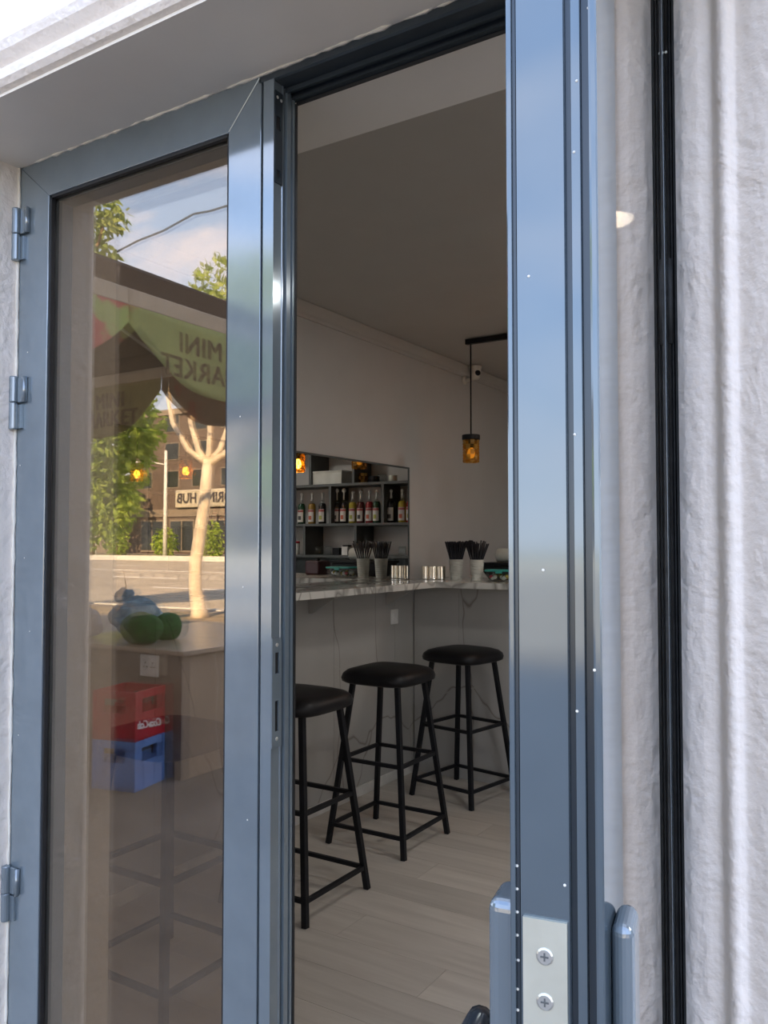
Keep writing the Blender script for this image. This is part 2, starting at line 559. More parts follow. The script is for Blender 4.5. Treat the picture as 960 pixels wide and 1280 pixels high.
# ---------------------------------------------------------------- the building shell
floor = struct(part('floor', MB().box(XW - 0.1, XR + 0.1, 1.06, YB + 0.1, -0.2, -0.012), 'kerb'), 'pale wood-look laminate floor')
PLW, PLL = 0.19, 1.28
plank_me = {}
yy, row = 1.06, 0
while yy < YB:
    w = min(PLW, YB - yy)
    x = XW - (row * 0.43 % PLL)
    while x < XR:
        a, b = max(x, XW), min(x + PLL, XR)
        if b - a > 0.03:
            key = (round(b - a, 3), round(w, 3))
            if key not in plank_me:
                plank_me[key] = MB().box(0, key[0] - 0.0012, 0, key[1] - 0.0012, -0.012, 0).mesh('plank', 'plank')
            link('plank', plank_me[key], floor, (a, yy, 0))
        x += PLL
    yy += PLW
    row += 1
ceiling = struct(part('ceiling', MB().box(XW - 0.2, XR + 0.2, YI - 0.02, YB + 0.2, ZC, ZC + 0.25), 'ceiling_paint'))
wall_left = struct(part('wall_left', MB().box(XW - 0.25, XW, 1.06, YB + 0.2, -0.2, ZC), 'indoor_paint'), 'painted wall above a stone-tiled dado')
struct(part('wall_back', MB().box(XW, XR, YB, YB + 0.25, -0.2, ZC), 'indoor_paint'))
struct(part('wall_right', MB().box(XR, XR + 0.25, YI - 0.02, YB + 0.2, -0.2, ZC), 'indoor_paint'))
# front wall: left pier with reveal, lintel, right part with a shop window, upper storey
WTOP = 5.4
wf = MB()
YLO = 0.848
wf.box(-16, XL - 0.004, YLO, YI, G - 0.05, ZH)
wf.box(-16, 9, YO, YI, ZH + 0.002, WTOP)
YRW = 0.962
wf.box(0.13, 0.62, YRW, YI, G - 0.05, ZH)
wf.box(2.35, 9, YRW, YI, G - 0.05, ZH)
wf.box(0.62, 2.35, YRW, YI, G - 0.05, 0.45)
wall_front = struct(part('wall_front', wf, 'facade'), 'thick white plastered facade wall')
part('soffit', MB().box(XL - 0.004, 2.6, YO + 0.003, YF + 0.012, ZH - 0.004, ZH + 0.004), 'soffit', wall_front)
part('soffit', MB().box(XL - 0.004, XH + 0.03, YF + 0.055, YI, ZH - 0.006, ZH + 0.004), 'soffit', wall_front)
# window of the shop to the right of the door
w1 = struct(part('window_1', MB().box(0.62, 0.68, 1.0, 1.06, 0.45, ZH).box(2.29, 2.35, 1.0, 1.06, 0.45, ZH).box(0.68, 2.29, 1.0, 1.06, 0.45, 0.52).box(0.68, 2.29, 1.0, 1.06, ZH - 0.07, ZH - 0.001), 'paint_dark'), 'shop window in a grey metal frame')
part('pane', MB().box(0.68, 2.29, 1.028, 1.034, 0.52, ZH - 0.07), 'clear_glass', w1)
# right jamb plaster with its moulding ridge, running up beside the hinges
def smoothstep_profile():
    pts = [(XH, YF - 0.004), (-0.221, 0.9935), (-0.214, 0.990), (-0.200, 0.9875), (-0.192, 0.9885), (-0.186, 0.9895), (-0.182, 0.9880), (-0.178, 0.9815), (-0.174, 0.9755), (-0.169, 0.9725), (-0.164, 0.9730),
           (-0.160, 0.9765), (-0.156, 0.9790), (-0.150, 0.9780), (-0.138, 0.9740), (-0.120, 0.9700), (-0.09, 0.966), (-0.05, 0.963), (0.0, 0.9615), (0.13, 0.9615)]
    out_ = []
    for i in range(len(pts) - 1):
        p0, p1, p2, p3 = pts[max(i - 1, 0)], pts[i], pts[i + 1], pts[min(i + 2, len(pts) - 1)]
        for k in range(4):
            u = k / 4
            out_.append(tuple(0.5 * (2 * p1[c] + (p2[c] - p0[c]) * u + (2 * p0[c] - 5 * p1[c] + 4 * p2[c] - p3[c]) * u * u + (3 * p1[c] - p0[c] - 3 * p2[c] + p3[c]) * u ** 3) for c in (0, 1)))
    return [(XH, YF + 0.06)] + out_ + [pts[-1], (0.13, YF + 0.06)]
prof = smoothstep_profile()
struct(part('trim_1', MB().prism(prof, G - 0.05, ZH + 0.0, 'z'), 'facade', smooth=False), 'rough white plaster moulding beside the open door leaf')
# architrave over the opening
ap = [(YO + 0.02, ZH + 0.001), (YO + 0.002, ZH + 0.001), (YO - 0.006, ZH + 0.004), (YO - 0.013, ZH + 0.012), (YO - 0.014, ZH + 0.024), (YO - 0.008, ZH + 0.034),
      (YO - 0.014, ZH + 0.040), (YO - 0.022, ZH + 0.050), (YO - 0.026, ZH + 0.064), (YO - 0.022, ZH + 0.078), (YO - 0.010, ZH + 0.086), (YO + 0.02, ZH + 0.09)]
struct(part('trim_2', MB().prism([(a, b) for a, b in ap][::-1], XL - 0.30, 2.8, 'x'), 'facade'), 'white moulded architrave over the doorway')
ap2 = [(XL - 0.004 - (z_ - ZH), y_ + 0.033) for y_, z_ in ap]
struct(part('trim_3', MB().prism(ap2, G, ZH, 'z'), 'facade'), 'white moulded architrave beside the closed leaf')
# caulk line where plaster meets the metal frame
random.seed(3)
def caulk(x0, x1, name, parent):
    mb = MB()
    n = 90
    pts, rs = [], []
    for i in range(n + 1):
        x_ = x0 + (x1 - x0) * i / n
        pts.append((x_, YF - 0.001 + random.uniform(-0.001, 0.001), ZH - 0.002 + random.uniform(-0.002, 0.001)))
        rs.append(0.0032 + random.uniform(-0.0012, 0.0018))
    mb.tube(pts, rs, 6)
    return part(name, mb, 'caulk', parent, smooth=True)
caulk(XL, XH, 'caulk_line', wall_front)
mb = MB()
pts, rs = [], []
for i in range(120):
    pts.append((XL - 0.0015 + random.uniform(-0.001, 0.001), YF - 0.002, G + 0.05 + i * (ZH - G - 0.05) / 119))
    rs.append(0.0028 + random.uniform(-0.0012, 0.0014))
part('caulk_line', mb.tube(pts, rs, 6), 'caulk', wall_front, smooth=True)

# left wall indoors: tiles, skirting, cornice
TB, LEDGE = 0.085, 1.13
tile_me = {}
def tiles(parent, x0, x1, z0, z1, tw, th, place, off=0.0):
    x_ = x0 - off
    while x_ < x1 - 0.01:
        a, b = max(x_, x0), min(x_ + tw, x1)
        z_ = z0
        while z_ < z1 - 0.01:
            c, d = z_, min(z_ + th, z1)
            place(parent, a, b, c, d)
            z_ += th
        x_ += tw
def tile_left(parent, a, b, c, d):
    key = ('l', round(b - a, 3), round(d - c, 3))
    if key not in tile_me:
        tile_me[key] = MB().box(0, 0.010, 0, b - a - 0.002, 0, d - c - 0.002).mesh('tile', 'marble_tile')
    link('tile', tile_me[key], parent, (XW, a, c))
tiles(wall_left, 1.25, 4.33, 0.0, LEDGE - 0.036, 0.60, 1.20, tile_left, 0.13)
struct(part('baseboard_left', MB().box(XW + 0.011, XW + 0.021, 1.25, 4.335, 0.0, 0.055), 'baseboard_white', bevel=0.003))
cor = [(0, 0), (0.012, 0.0), (0.018, 0.012), (0.03, 0.02), (0.042, 0.04), (0.05, 0.06), (0.05, 0.068), (0, 0.068)]
struct(part('trim_4', MB().prism([(XW + a, ZC - 0.07 + b) for a, b in cor], 1.25, YB, 'y'), 'ceiling_paint'), 'plain cornice between wall and ceiling')

# ---------------------------------------------------------------- door frame, closed leaf, open leaf
fr = struct(part('trim_5', MB().prism([(YF, ZH - 0.002), (YF, ZH - 0.016), (YF + 0.004, ZH - 0.018), (YF + 0.030, ZH - 0.018), (YF + 0.030, ZH - 0.026), (YF + 0.034, ZH - 0.026),
                                       (YF + 0.034, ZH - 0.020), (YF + 0.046, ZH - 0.020), (YF + 0.046, ZH - 0.030), (YF + 0.056, ZH - 0.030), (YF + 0.056, ZH - 0.002)], XA - 0.03, XH, 'x'),
                 'paint_dark'), 'grey metal head and jambs of the double door')
part('gasket_or_shade_strip', MB().box(XA, XH, YF + 0.0565, YF + 0.060, ZH - 0.034, ZH - 0.028), 'rubber', fr)
# right jamb: dark channel with gasket lips
jp = [(-0.2560, YF + 0.056), (-0.2560, YF + 0.014), (-0.2385, YF + 0.010), (-0.2365, YF + 0.002), (-0.2340, YF + 0.000), (-0.2335, YF + 0.007), (-0.2320, YF + 0.007), (-0.2315, YF + 0.000),
      (-0.2305, YF + 0.000), (-0.2300, YF + 0.007), (-0.2285, YF + 0.007), (-0.2280, YF - 0.002), (XH + 0.001, YF - 0.002), (XH + 0.001, YF + 0.056)]
part('jamb', MB().prism(jp, 0.0, ZH - 0.002, 'z'), 'jamb_black', fr)
part('gasket_or_shade_strip', MB().tube([(-0.2328, YF + 0.005, 0.0), (-0.2328, YF + 0.005, ZH - 0.004)], 0.0016, 6), 'rubber', fr)
part('gasket_or_shade_strip', MB().tube([(-0.2293, YF + 0.005, 0.0), (-0.2293, YF + 0.005, ZH - 0.004)], 0.0014, 6), 'rubber', fr)
part('bolt_hole', MB().lathe([(0.0016, 0), (0.0016, 0.001)], 12).xf(Matrix.Translation((-0.2352, YF + 0.0002, 1.93)) @ Matrix.Rotation(PI / 2, 4, 'X')), 'zinc', fr)
part('jamb', MB().box(XL - 0.003, XL + 0.004, YF + 0.006, YF + 0.056, 0, ZH - 0.002), 'paint_dark', fr)
part('threshold', MB().box(XL, XH, YF - 0.01, YF + 0.06, -0.03, 0.006), 'zinc', fr)

SW = 0.089
door1 = thing('door_1', 'closed grey-blue metal door leaf with dark mirrored glass', 'door', (XL, YF, 0))
door1['kind'] = 'structure'
del door1['category']
Wd = XM - XL
ZT, ZBt = ZH - 0.004, 0.012
SR = 0.069
RT = 0.074
GB = 0.10
part('stile', MB().prism([(0.0, ZBt), (0.0, ZT), (SW, ZT - RT), (SW, ZBt + GB)], 0, 0.05, 'y'), 'paint', door1, bevel=0.0012)
part('stile', MB().prism([(Wd, ZBt), (Wd - SR, ZBt + GB), (Wd - SR, ZT - RT), (Wd, ZT)], 0, 0.05, 'y'), 'paint', door1, bevel=0.0012)
part('rail', MB().prism([(0.0005, ZT), (Wd - 0.0005, ZT), (Wd - SR, ZT - RT), (SW, ZT - RT)], 0, 0.05, 'y'), 'paint', door1, bevel=0.0012)
part('rail', MB().prism([(0.0005, ZBt), (SW, ZBt + GB), (Wd - SR, ZBt + GB), (Wd - 0.0005, ZBt)], 0, 0.05, 'y'), 'paint', door1, bevel=0.0012)
x0, x1, z0, z1 = SW, Wd - SR, ZBt + GB, ZT - RT
gk = MB()
for (a, b, c, d) in ((x0, x0 + 0.005, z0, z1), (x1 - 0.005, x1, z0, z1), (x0, x1, z0, z0 + 0.005), (x0, x1, z1 - 0.005, z1)):
    gk.box(a, b, 0.003, 0.011, c, d)
part('gasket_or_shade_strip', gk, 'rubber', door1)
sp = MB()
for (a, b, c, d) in ((x0, x0 + 0.010, z0, z1), (x1 - 0.010, x1, z0, z1), (x0, x1, z0, z0 + 0.010), (x0, x1, z1 - 0.010, z1)):
    sp.box(a, b, 0.015, 0.047, c, d)
part('spacer_bar', sp, 'shelf_grey', door1)
part('pane', MB().box(x0 + 0.001, x1 - 0.001, 0.0115, 0.0145, z0, z1), 'glass_front', door1)
part('pane', MB().box(x0 + 0.001, x1 - 0.001, 0.0475, 0.0500, z0, z1), 'glass_back', door1)
# astragal strip on the meeting edge, with its stepped rebate
A0, A1 = Wd + 0.005, XA - XL
asp = [(A0, 0.0), (A1, 0.0), (A1, 0.002), (A1 - 0.0012, 0.003), (A1 - 0.0012, 0.021), (A1, 0.022), (A1, 0.0245), (A1 - 0.005, 0.0255), (A1 - 0.005, 0.0295), (A1 + 0.002, 0.0305), (A1 + 0.002, 0.0405), (A1 - 0.003, 0.0415),
       (A1 - 0.003, 0.0455), (A1 + 0.001, 0.0465), (A1 + 0.001, 0.0520), (A1 - 0.002, 0.053), (A1 - 0.002, 0.056), (A0, 0.056)]
part('astragal', MB().prism(asp, ZBt, ZT - 0.012, 'z'), 'paint', door1)
part('gasket_or_shade_strip', MB().box(Wd - 0.001, A0 + 0.001, 0.006, 0.045, ZBt, ZT), 'rubber', door1)
part('gasket_or_shade_strip', MB().box(A1 - 0.002, A1 + 0.0022, 0.0525, 0.0575, ZBt, ZT - 0.03), 'rubber', door1)
def plate_x(name, xx, y0, y1, z0, z1, holes, mat, parent, th=0.0014):
    """thin plate facing +x with rectangular holes given as (ya,yb,za,zb), stacked upwards"""
    mb = MB()
    zc = z0
    for (ya, yb, za, zb) in holes:
        mb.box(xx, xx + th, y0, y1, zc, za)
        mb.box(xx, xx + th, y0, ya, za, zb)
        mb.box(xx, xx + th, yb, y1, za, zb)
        zc = zb
    mb.box(xx, xx + th, y0, y1, zc, z1)
    return part(name, mb, mat, parent)
def screw_x(xx, y, z, parent, r=0.0032):
    s = part('screw', MB().lathe([(r, 0), (r, 0.0004), (r * 0.8, 0.0009)], 14).xf(Matrix.Translation((xx, y, z)) @ Matrix.Rotation(PI / 2, 4, 'Y')), 'screw', parent)
    return s
sp1 = plate_x('strike_plate', A1 - 0.0006, 0.0005, 0.0235, 1.035, 1.203, [(0.008, 0.016, 1.060, 1.106), (0.008, 0.017, 1.148, 1.180)], 'paint', door1, 0.0022)
part('slot', MB().box(A1 - 0.0010, A1 - 0.0004, 0.0075, 0.0175, 1.058, 1.182), 'hole', sp1)
screw_x(A1 + 0.0014, 0.012, 1.048, sp1)
screw_x(A1 + 0.0014, 0.012, 1.192, sp1)
sp2 = plate_x('bolt_keep', A1 - 0.0012, 0.003, 0.021, 1.915, 2.062, [(0.007, 0.016, 1.925, 1.936), (0.006, 0.016, 2.000, 2.022)], 'paint_dark', door1, 0.0020)
part('slot', MB().box(A1 - 0.0016, A1 - 0.0011, 0.0055, 0.0175, 1.922, 2.026), 'hole', sp2)
screw_x(A1 + 0.0008, 0.008, 2.052, sp2, 0.0026)
screw_x(A1 + 0.0008, 0.017, 2.050, sp2, 0.0026)
for fx, fz in ((0.03, 1.72), (0.012, 1.50), (0.05, 1.18), (0.02, 0.98), (0.03, 1.32), (0.588, 1.28), (0.60, 0.92), (0.58, 1.55)):
    link('paint_fleck', MB().lathe([(0.0013, 0.0), (0.0011, 0.0004), (0.0003, 0.0006)], 6).xf(Matrix.Rotation(PI / 2, 4, 'X')).mesh('paint_fleck', 'caulk'), door1, (fx, 0.0, fz))
for zc in (1.955, 1.622, 0.680):
    h = part('hinge', MB().lathe([(0.0075, -0.052), (0.0085, -0.050), (0.0085, -0.001), (0.0075, 0.0)], 14).lathe([(0.0075, 0.001), (0.0085, 0.003), (0.0085, 0.050), (0.0075, 0.052)], 14), 'paint', door1, smooth=False, loc=(0.001, -0.009, zc))
    part('hinge_leaf', MB().box(0.0075, 0.032, 0.002, 0.0088, 0.000, 0.050), 'paint', h, bevel=0.002)
    part('hinge_knuckle', MB().tube([(0.029, 0.003, 0.0), (0.029, 0.003, 0.050)], 0.0045, 10), 'paint', h, smooth=True)
    part('hinge_leaf', MB().box(0.0075, 0.020, 0.004, 0.0088, -0.050, -0.004), 'paint', h)

# open leaf: local x from hinge to lock edge, local y = thickness (0 = exterior face, negative = interior side)
PHI = math.radians(10.3)
LW, LT = 0.600, 0.0465
door2 = thing('door_2', 'open grey-blue metal door leaf seen along its lock edge', 'door', (-0.2365, YF - 0.004, 0), -PI / 2 + PHI)
door2['kind'] = 'structure'
del door2['category']
# local +x points from the hinge towards the lock edge, local +y is the exterior face side
def face(y0, y1, xa, xb, za, zb, name, mat='paint', bev=0.001):
    return part(name, MB().box(xa, xb, y0, y1, za, zb), mat, door2, bevel=bev)
# lock stile as an extruded edge profile  (x = along leaf, y = thickness)
e_ = LW
lp = [(e_ - 0.080, -LT), (e_ - 0.0005, -LT), (e_, -LT + 0.0006), (e_, -LT + 0.0026), (e_ - 0.003, -LT + 0.0030), (e_ - 0.003, -LT + 0.0046), (e_ - 0.0008, -LT + 0.0052),
      (e_ - 0.0008, -0.0170), (e_ - 0.0075, -0.0166), (e_ - 0.0075, -0.0140), (e_ - 0.0026, -0.0134), (e_ - 0.0026, -0.0090), (e_ - 0.0090, -0.0086), (e_ - 0.0090, -0.0046),
      (e_ + 0.0010, -0.0040), (e_ + 0.0014, -0.0030), (e_ + 0.0014, -0.0008), (e_ + 0.0006, 0.0), (e_ - 0.080, 0.0)]
part('stile', MB().prism(lp, ZBt, ZH - 0.02, 'z'), 'paint_edge', door2)
for ga, gb, gc, gd in ((e_ - 0.0078, e_ - 0.0058, -0.0166, -0.0140), (e_ - 0.0094, e_ - 0.0066, -0.0086, -0.0046), (e_ - 0.0034, e_ - 0.0018, -LT + 0.0030, -LT + 0.0046)):
    part('gasket_or_shade_strip', MB().box(ga, gb, gc, gd, ZBt, ZH - 0.021), 'paint_dark', door2)  # dark strips added to deepen the shade in the edge grooves
HS = 0.036
face(-0.029, 0.0, 0.0, HS, ZBt, ZH - 0.02, 'stile')
part('gasket_or_shade_strip', MB().box(HS, HS + 0.004, -0.0245, -0.0004, ZBt + 0.1, ZH - 0.096), 'jamb_black', door2)
face(-LT, 0.0, HS, e_ - 0.080, ZH - 0.096, ZH - 0.02, 'rail')
face(-LT, 0.0, HS, e_ - 0.080, ZBt, ZBt + 0.10, 'rail')
part('pane', MB().box(HS, e_ - 0.080, -0.0045, -0.0015, ZBt + 0.10, ZH - 0.096), 'glass_front', door2)
part('pane', MB().box(HS, e_ - 0.080, -0.0270, -0.0245, ZBt + 0.10, ZH - 0.096), 'glass_back', door2)
part('glazing_bead', MB().box(e_ - 0.084, e_ - 0.0795, -0.0048, -0.0004, ZBt + 0.10, ZH - 0.096), 'paint', door2)
# lock face plate with screws and latch
lk = MB()
yl0, yl1 = -LT + 0.0066, -0.0180
zt = 1.163
xx = e_ - 0.0009
zl0, zl1 = 1.075, 1.107
lk.box(xx, xx + 0.0022, yl0, yl1, zl1, zt).box(xx, xx + 0.0022, yl0, yl1, 0.93, zl0).box(xx, xx + 0.0022, yl0, yl0 + 0.0045, zl0, zl1).box(xx, xx + 0.0022, yl1 - 0.0045, yl1, zl0, zl1)
lock = part('lock_plate', lk, 'zinc', door2)
part('slot', MB().box(xx - 0.001, xx + 0.0004, yl0 + 0.002, yl1 - 0.002, zl0 - 0.002, zl1 + 0.002), 'hole', lock)
part('latch_bolt', MB().prism([(xx, yl0 + 0.007), (xx + 0.009, yl0 + 0.009), (xx + 0.004, yl1 - 0.007), (xx, yl1 - 0.007)], zl0 + 0.003, zl1 - 0.004, 'z'), 'zinc', lock, bevel=0.001)
for zc in (1.1455, 1.1235):
    s = screw_x(xx + 0.0022, (yl0 + yl1) / 2, zc, lock, 0.0043)
    part('screw_slot', MB().box(xx + 0.0030, xx + 0.0034, (yl0 + yl1) / 2 - 0.0004, (yl0 + yl1) / 2 + 0.0004, zc - 0.0020, zc + 0.0020).box(xx + 0.0030, xx + 0.0034, (yl0 + yl1) / 2 - 0.0020, (yl0 + yl1) / 2 + 0.0020, zc - 0.0004, zc + 0.0004), 'shelf_grey', s)
# flecks of white paint on the edge
fl_me = MB().lathe([(0.0008, 0.0), (0.0007, 0.0003), (0.0002, 0.0005)], 6).xf(Matrix.Rotation(PI / 2, 4, 'Y')).mesh('paint_fleck', 'caulk')
for px_, py_ in ((738, 20), (722, 106), (718, 195), (716, 546), (660, 345), (676, 712), (739, 830), (716, 882), (640, 1076), (640, 1104), (640, 1132), (640, 1160), (641, 1190), (640, 1225), (640, 1250), (700, 1090)):
    yy_ = -LT * (1 - (px_ - 632) / 116)
    dd = 0.0006 if yy_ > -0.004 else 0.0
    sink = 0.0018 if px_ < 645 else (0.0058 if -0.0166 < yy_ < -0.0140 else (0.0026 if -0.0134 < yy_ < -0.0090 else (0.0066 if -0.0086 < yy_ < -0.0046 else (0.0008 if yy_ < -0.0040 else -0.0014))))
    link('paint_fleck', fl_me, door2, (e_ - sink, yy_, 1.35 + (678 - py_) / F * 0.43))
# handle back plates on both faces and the indoor lever
def back_plate(y0, y1, zt_):
    mb = MB()
    mb.box(e_ - 0.052, e_ - 0.020, min(y0, y1), max(y0, y1), 0.93, zt_)
    return part('back_plate', mb, 'paint', door2, bevel=0.0062, seg=5)
bp1 = back_plate(0.0, 0.0115, 1.157)
bp2 = back_plate(-LT - 0.0175, -LT, 1.160)
lv = MB()
lv.tube([(e_ - 0.036, -LT - 0.010, 0.995), (e_ - 0.036, -LT - 0.030, 0.997)], 0.009, 14)
part('lever_neck', lv, 'paint', bp2, smooth=True)
lever = []
for i in range(13):
    u_ = i / 12
    lever.append((e_ - 0.030 - 0.118 * u_, -LT - 0.026 - 0.030 * math.sin(u_ * PI * 0.55), 0.992 + 0.030 * math.sin(min(1, u_ * 1.6) * PI / 2)))
part('lever', MB().tube(lever, [0.0085 + 0.006 * math.sin(min(1.0, 0.15 + i / 12) * PI * 0.9) for i in range(13)], 12), 'paint_dark', bp2, smooth=True)
for zc in (1.632, 0.68):
    part('hinge', MB().tube([(-0.0035, 0.0030, zc - 0.05), (-0.0035, 0.0030, zc + 0.05)], 0.0036, 12), 'jamb_black', door2, smooth=True)

# ---------------------------------------------------------------- indoors: worktop, bar, mirror
XE = -2.262          # front edge of the wall ledge
YC = 4.135           # front edge of the bar top
wt = tag(part('worktop', MB().prism([(XW + 0.001, 1.27), (XE, 1.27), (XE, YC), (1.6, YC), (1.6, 4.78), (XW + 0.001, 4.78)], LEDGE - 0.034, LEDGE, 'z'), 'marble_top', bevel=0.003),
         'white veined marble worktop running along the wall and over the bar', 'worktop')
for yb_ in (1.9, 2.7, 3.30, 4.02):
    part('bracket', MB().prism([(XW + 0.012, LEDGE - 0.036), (XE - 0.10, LEDGE - 0.036), (XE - 0.10, LEDGE - 0.050), (XW + 0.035, LEDGE - 0.13), (XW + 0.012, LEDGE - 0.13)], yb_, yb_ + 0.012, 'y'), 'marble_tile', wt)
bar = thing('bar_counter', 'bar front clad in grey veined stone tiles under the marble top', 'bar counter', (0, 4.345, 0))
part('body', MB().box(XW + 0.012, 1.58, 0.0, 0.40, 0.0, LEDGE - 0.035), 'slate_panel', bar)
def tile_bar(parent, a, b, c, d):
    key = ('b', round(b - a, 3), round(d - c, 3))
    if key not in tile_me:
        tile_me[key] = MB().box(0, b - a - 0.002, -0.010, 0, 0, d - c - 0.002).mesh('tile', 'marble_tile')
    link('tile', tile_me[key], parent, (a, 0, c))
tiles(bar, XW + 0.012, 1.58, 0.0, LEDGE - 0.035, 0.60, 1.20, tile_bar, 0.30)
mir = thing('wall_mirror', 'long mirror with a thin dark edge standing on the wall ledge', 'mirror', (XW, 0, LEDGE))
MY0, MY1, MZ = 1.45, 4.275, 0.655
part('mirror_glass', MB().box(0.003, 0.008, MY0, MY1, 0.002, MZ), 'mirror', mir)
fm = MB()
fm.box(0.001, 0.012, MY0, MY1 + 0.010, MZ, MZ + 0.010)
fm.box(0.001, 0.012, MY1, MY1 + 0.010, 0.001, MZ)
part('frame', fm, 'slate_panel', mir, bevel=0.001)
ol = thing('wall_outlet', 'white double socket on the stone tiles under the ledge', 'outlet', (XW + 0.010, 4.105, 0.925))
part('plate', MB().box(0, 0.010, -0.036, 0.036, -0.042, 0.042), 'white_plastic', ol, bevel=0.003)
for dy in (-0.014, 0.014):
    part('socket', MB().box(0.0095, 0.0115, dy - 0.010, dy + 0.010, -0.022, 0.022), 'print_white', ol, bevel=0.002)

# stools
def make_stool():
    r = thing('bar_stool', 'stool', 'stool')
    hs, ht, zt_ = 0.197, 0.118, 0.715
    n = 40
    def ring(h, z_, pw):
        o = []
        for k in range(n):
            a = 2 * PI * k / n
            c_, s_ = math.cos(a), math.sin(a)
            rr = h / ((abs(c_) ** pw + abs(s_) ** pw) ** (1 / pw))
            o.append((rr * c_, rr * s_, z_))
        return o
    prof = [(0.135, 0.712), (0.165, 0.714), (0.180, 0.722), (0.184, 0.738), (0.178, 0.756), (0.160, 0.771), (0.125, 0.781), (0.07, 0.786), (0.02, 0.787)]
    vs, fs = [], []
    for h, z_ in prof:
        vs += ring(h, z_, 4.4)
    for i in range(len(prof) - 1):
        for k in range(n):
            fs.append((i * n + k, i * n + (k + 1) % n, (i + 1) * n + (k + 1) % n, (i + 1) * n + k))
    fs.append(tuple(range(n - 1, -1, -1)))
    fs.append(tuple((len(prof) - 1) * n + k for k in range(n)))
    part('seat', MB().add(vs, fs), 'black_leather', r, smooth=True)
    def corner(z_, sx, sy):
        h = hs + (ht - hs) * z_ / zt_
        return Vector((sx * h, sy * h, z_))
    for sx, sy in ((1, 1), (1, -1), (-1, 1), (-1, -1)):
        part('leg', MB().tube([corner(0, sx, sy), corner(zt_, sx, sy)], 0.0155, 4), 'black_metal', r, bevel=0.002)
    for z_ in (0.085, 0.375):
        cs = [corner(z_, 1, 1), corner(z_, 1, -1), corner(z_, -1, -1), corner(z_, -1, 1)]
        for k in range(4):
            part('rail', MB().tube([cs[k], cs[(k + 1) % 4]], 0.0115, 4), 'black_metal', r, bevel=0.0015)
    return r
stool = make_stool()
spots = [((-1.975, 1.875), 0.0, 'black cushioned metal stool standing behind the dark mirrored glass of the closed leaf'),
         ((-2.02, 2.575), 0.0, 'black cushioned metal stool close to the meeting edge of the closed door leaf'),
         ((-2.047, 3.292), 0.0, 'black cushioned metal stool standing alone between two others along the wall ledge'),
         ((-2.062, 4.075), math.radians(-10), 'black cushioned metal stool turned slightly, beside the bar corner')]
for i, (p_, a_, lb) in enumerate(spots):
    o = stool if i == 0 else copy_tree(stool)
    o.location = (p_[0], p_[1], 0)
    o.rotation_euler = (0, 0, a_)
    tag(o, lb, 'stool', 'bar stools along the ledge')

# cups of straws
def make_cup(loc, dense, lb, slb):
    c = thing('ribbed_cup', lb, 'cup', loc, 0, 'cups holding straws')
    pr = []
    hh, n_ = 0.118, 9
    for i in range(n_):
        z_ = hh * i / n_
        r0 = 0.0325 + 0.0085 * i / n_
        pr += [(r0, z_), (r0 + 0.0016, z_ + 0.003), (r0 + 0.0016, z_ + 0.0085), (r0 + 0.0002, z_ + 0.0105)]
    pr += [(0.0415, hh), (0.0425, hh + 0.002), (0.0405, hh + 0.003), (0.031, 0.004)]
    part('cup_body', MB().lathe(pr, 28), 'cup_white', c, smooth=False)
    rnd = random.Random(int(dense) + 5)
    sp_ = 0.275 if dense else 0.36
    for i in range(-5, 6):
        for j in range(-5, 6):
            g = Vector(((i + 0.5 * (j % 2)) * sp_, j * sp_ * 0.866, 0))
            if g.length > 1.0:
                continue
            tp = (0.068, 0.050) if dense else (0.078, 0.042)
            if not dense and 0.0 < g.x < 0.25:
                continue
            path = [(g.x * 0.027, g.y * 0.027, 0.008), (g.x * 0.035, g.y * 0.035, 0.118), (g.x * tp[0], g.y * tp[1], 0.222 + rnd.uniform(-0.006, 0.006) * (1 if dense else 2))]
            st = link('straw', MB().tube(path, 0.0036, 6).mesh('straw', 'straw_black', True), None, loc)
            tag(st, slb, 'straw', 'straws in the crammed cup' if dense else 'straws in the loose cup')
    return c
make_cup((-2.262, 4.385, LEDGE), True, 'white ribbed cup crammed with black straws', 'black straw packed tightly in the crammed ribbed cup')
make_cup((-2.128, 4.385, LEDGE), False, 'white ribbed cup with loosely splayed black straws', 'black straw splayed loosely in the second ribbed cup')
for x_, lb in ((-2.470, 'small shiny steel tumbler standing against the wall'), (-2.415, 'small shiny steel tumbler in the middle of three'), (-2.360, 'small shiny steel tumbler next to the crammed straw cup')):
    t_ = thing('steel_tumbler', lb, 'tumbler', (x_, 4.385, LEDGE), 0, 'steel tumblers on the bar')
    part('tumbler_body', MB().lathe([(0.0245, 0.002), (0.0245, 0.077)], 32, cap0=False, cap1=False).lathe([(0.0225, 0.078), (0.0215, 0.008)], 32, cap0=False, cap1=False), 'steel', t_, smooth=True)
    part('tumbler_rim', MB().lathe([(0.0245, 0.077), (0.0255, 0.0782), (0.0245, 0.0795), (0.0225, 0.078)], 32, cap0=False, cap1=False), 'steel', t_, smooth=True)
    part('tumbler_bottom', MB().lathe([(0.0240, 0.0025), (0.0215, 0.008)], 32), 'steel', t_)
    part('base_ring', MB().lathe([(0.0225, 0.0), (0.0262, 0.001), (0.0262, 0.004), (0.0245, 0.005)], 24, cap0=False, cap1=False), 'steel', t_, smooth=True)
tb = thing('food_box', 'clear food box with teal lid beside the loose straw cup', 'box', (-1.965, 4.385, LEDGE))
part('container', MB().prism([(-0.085, -0.05), (0.085, -0.05), (0.085, 0.05), (-0.085, 0.05)], 0.0, 0.055, 'z'), 'clear_glass', tb, bevel=0.006)
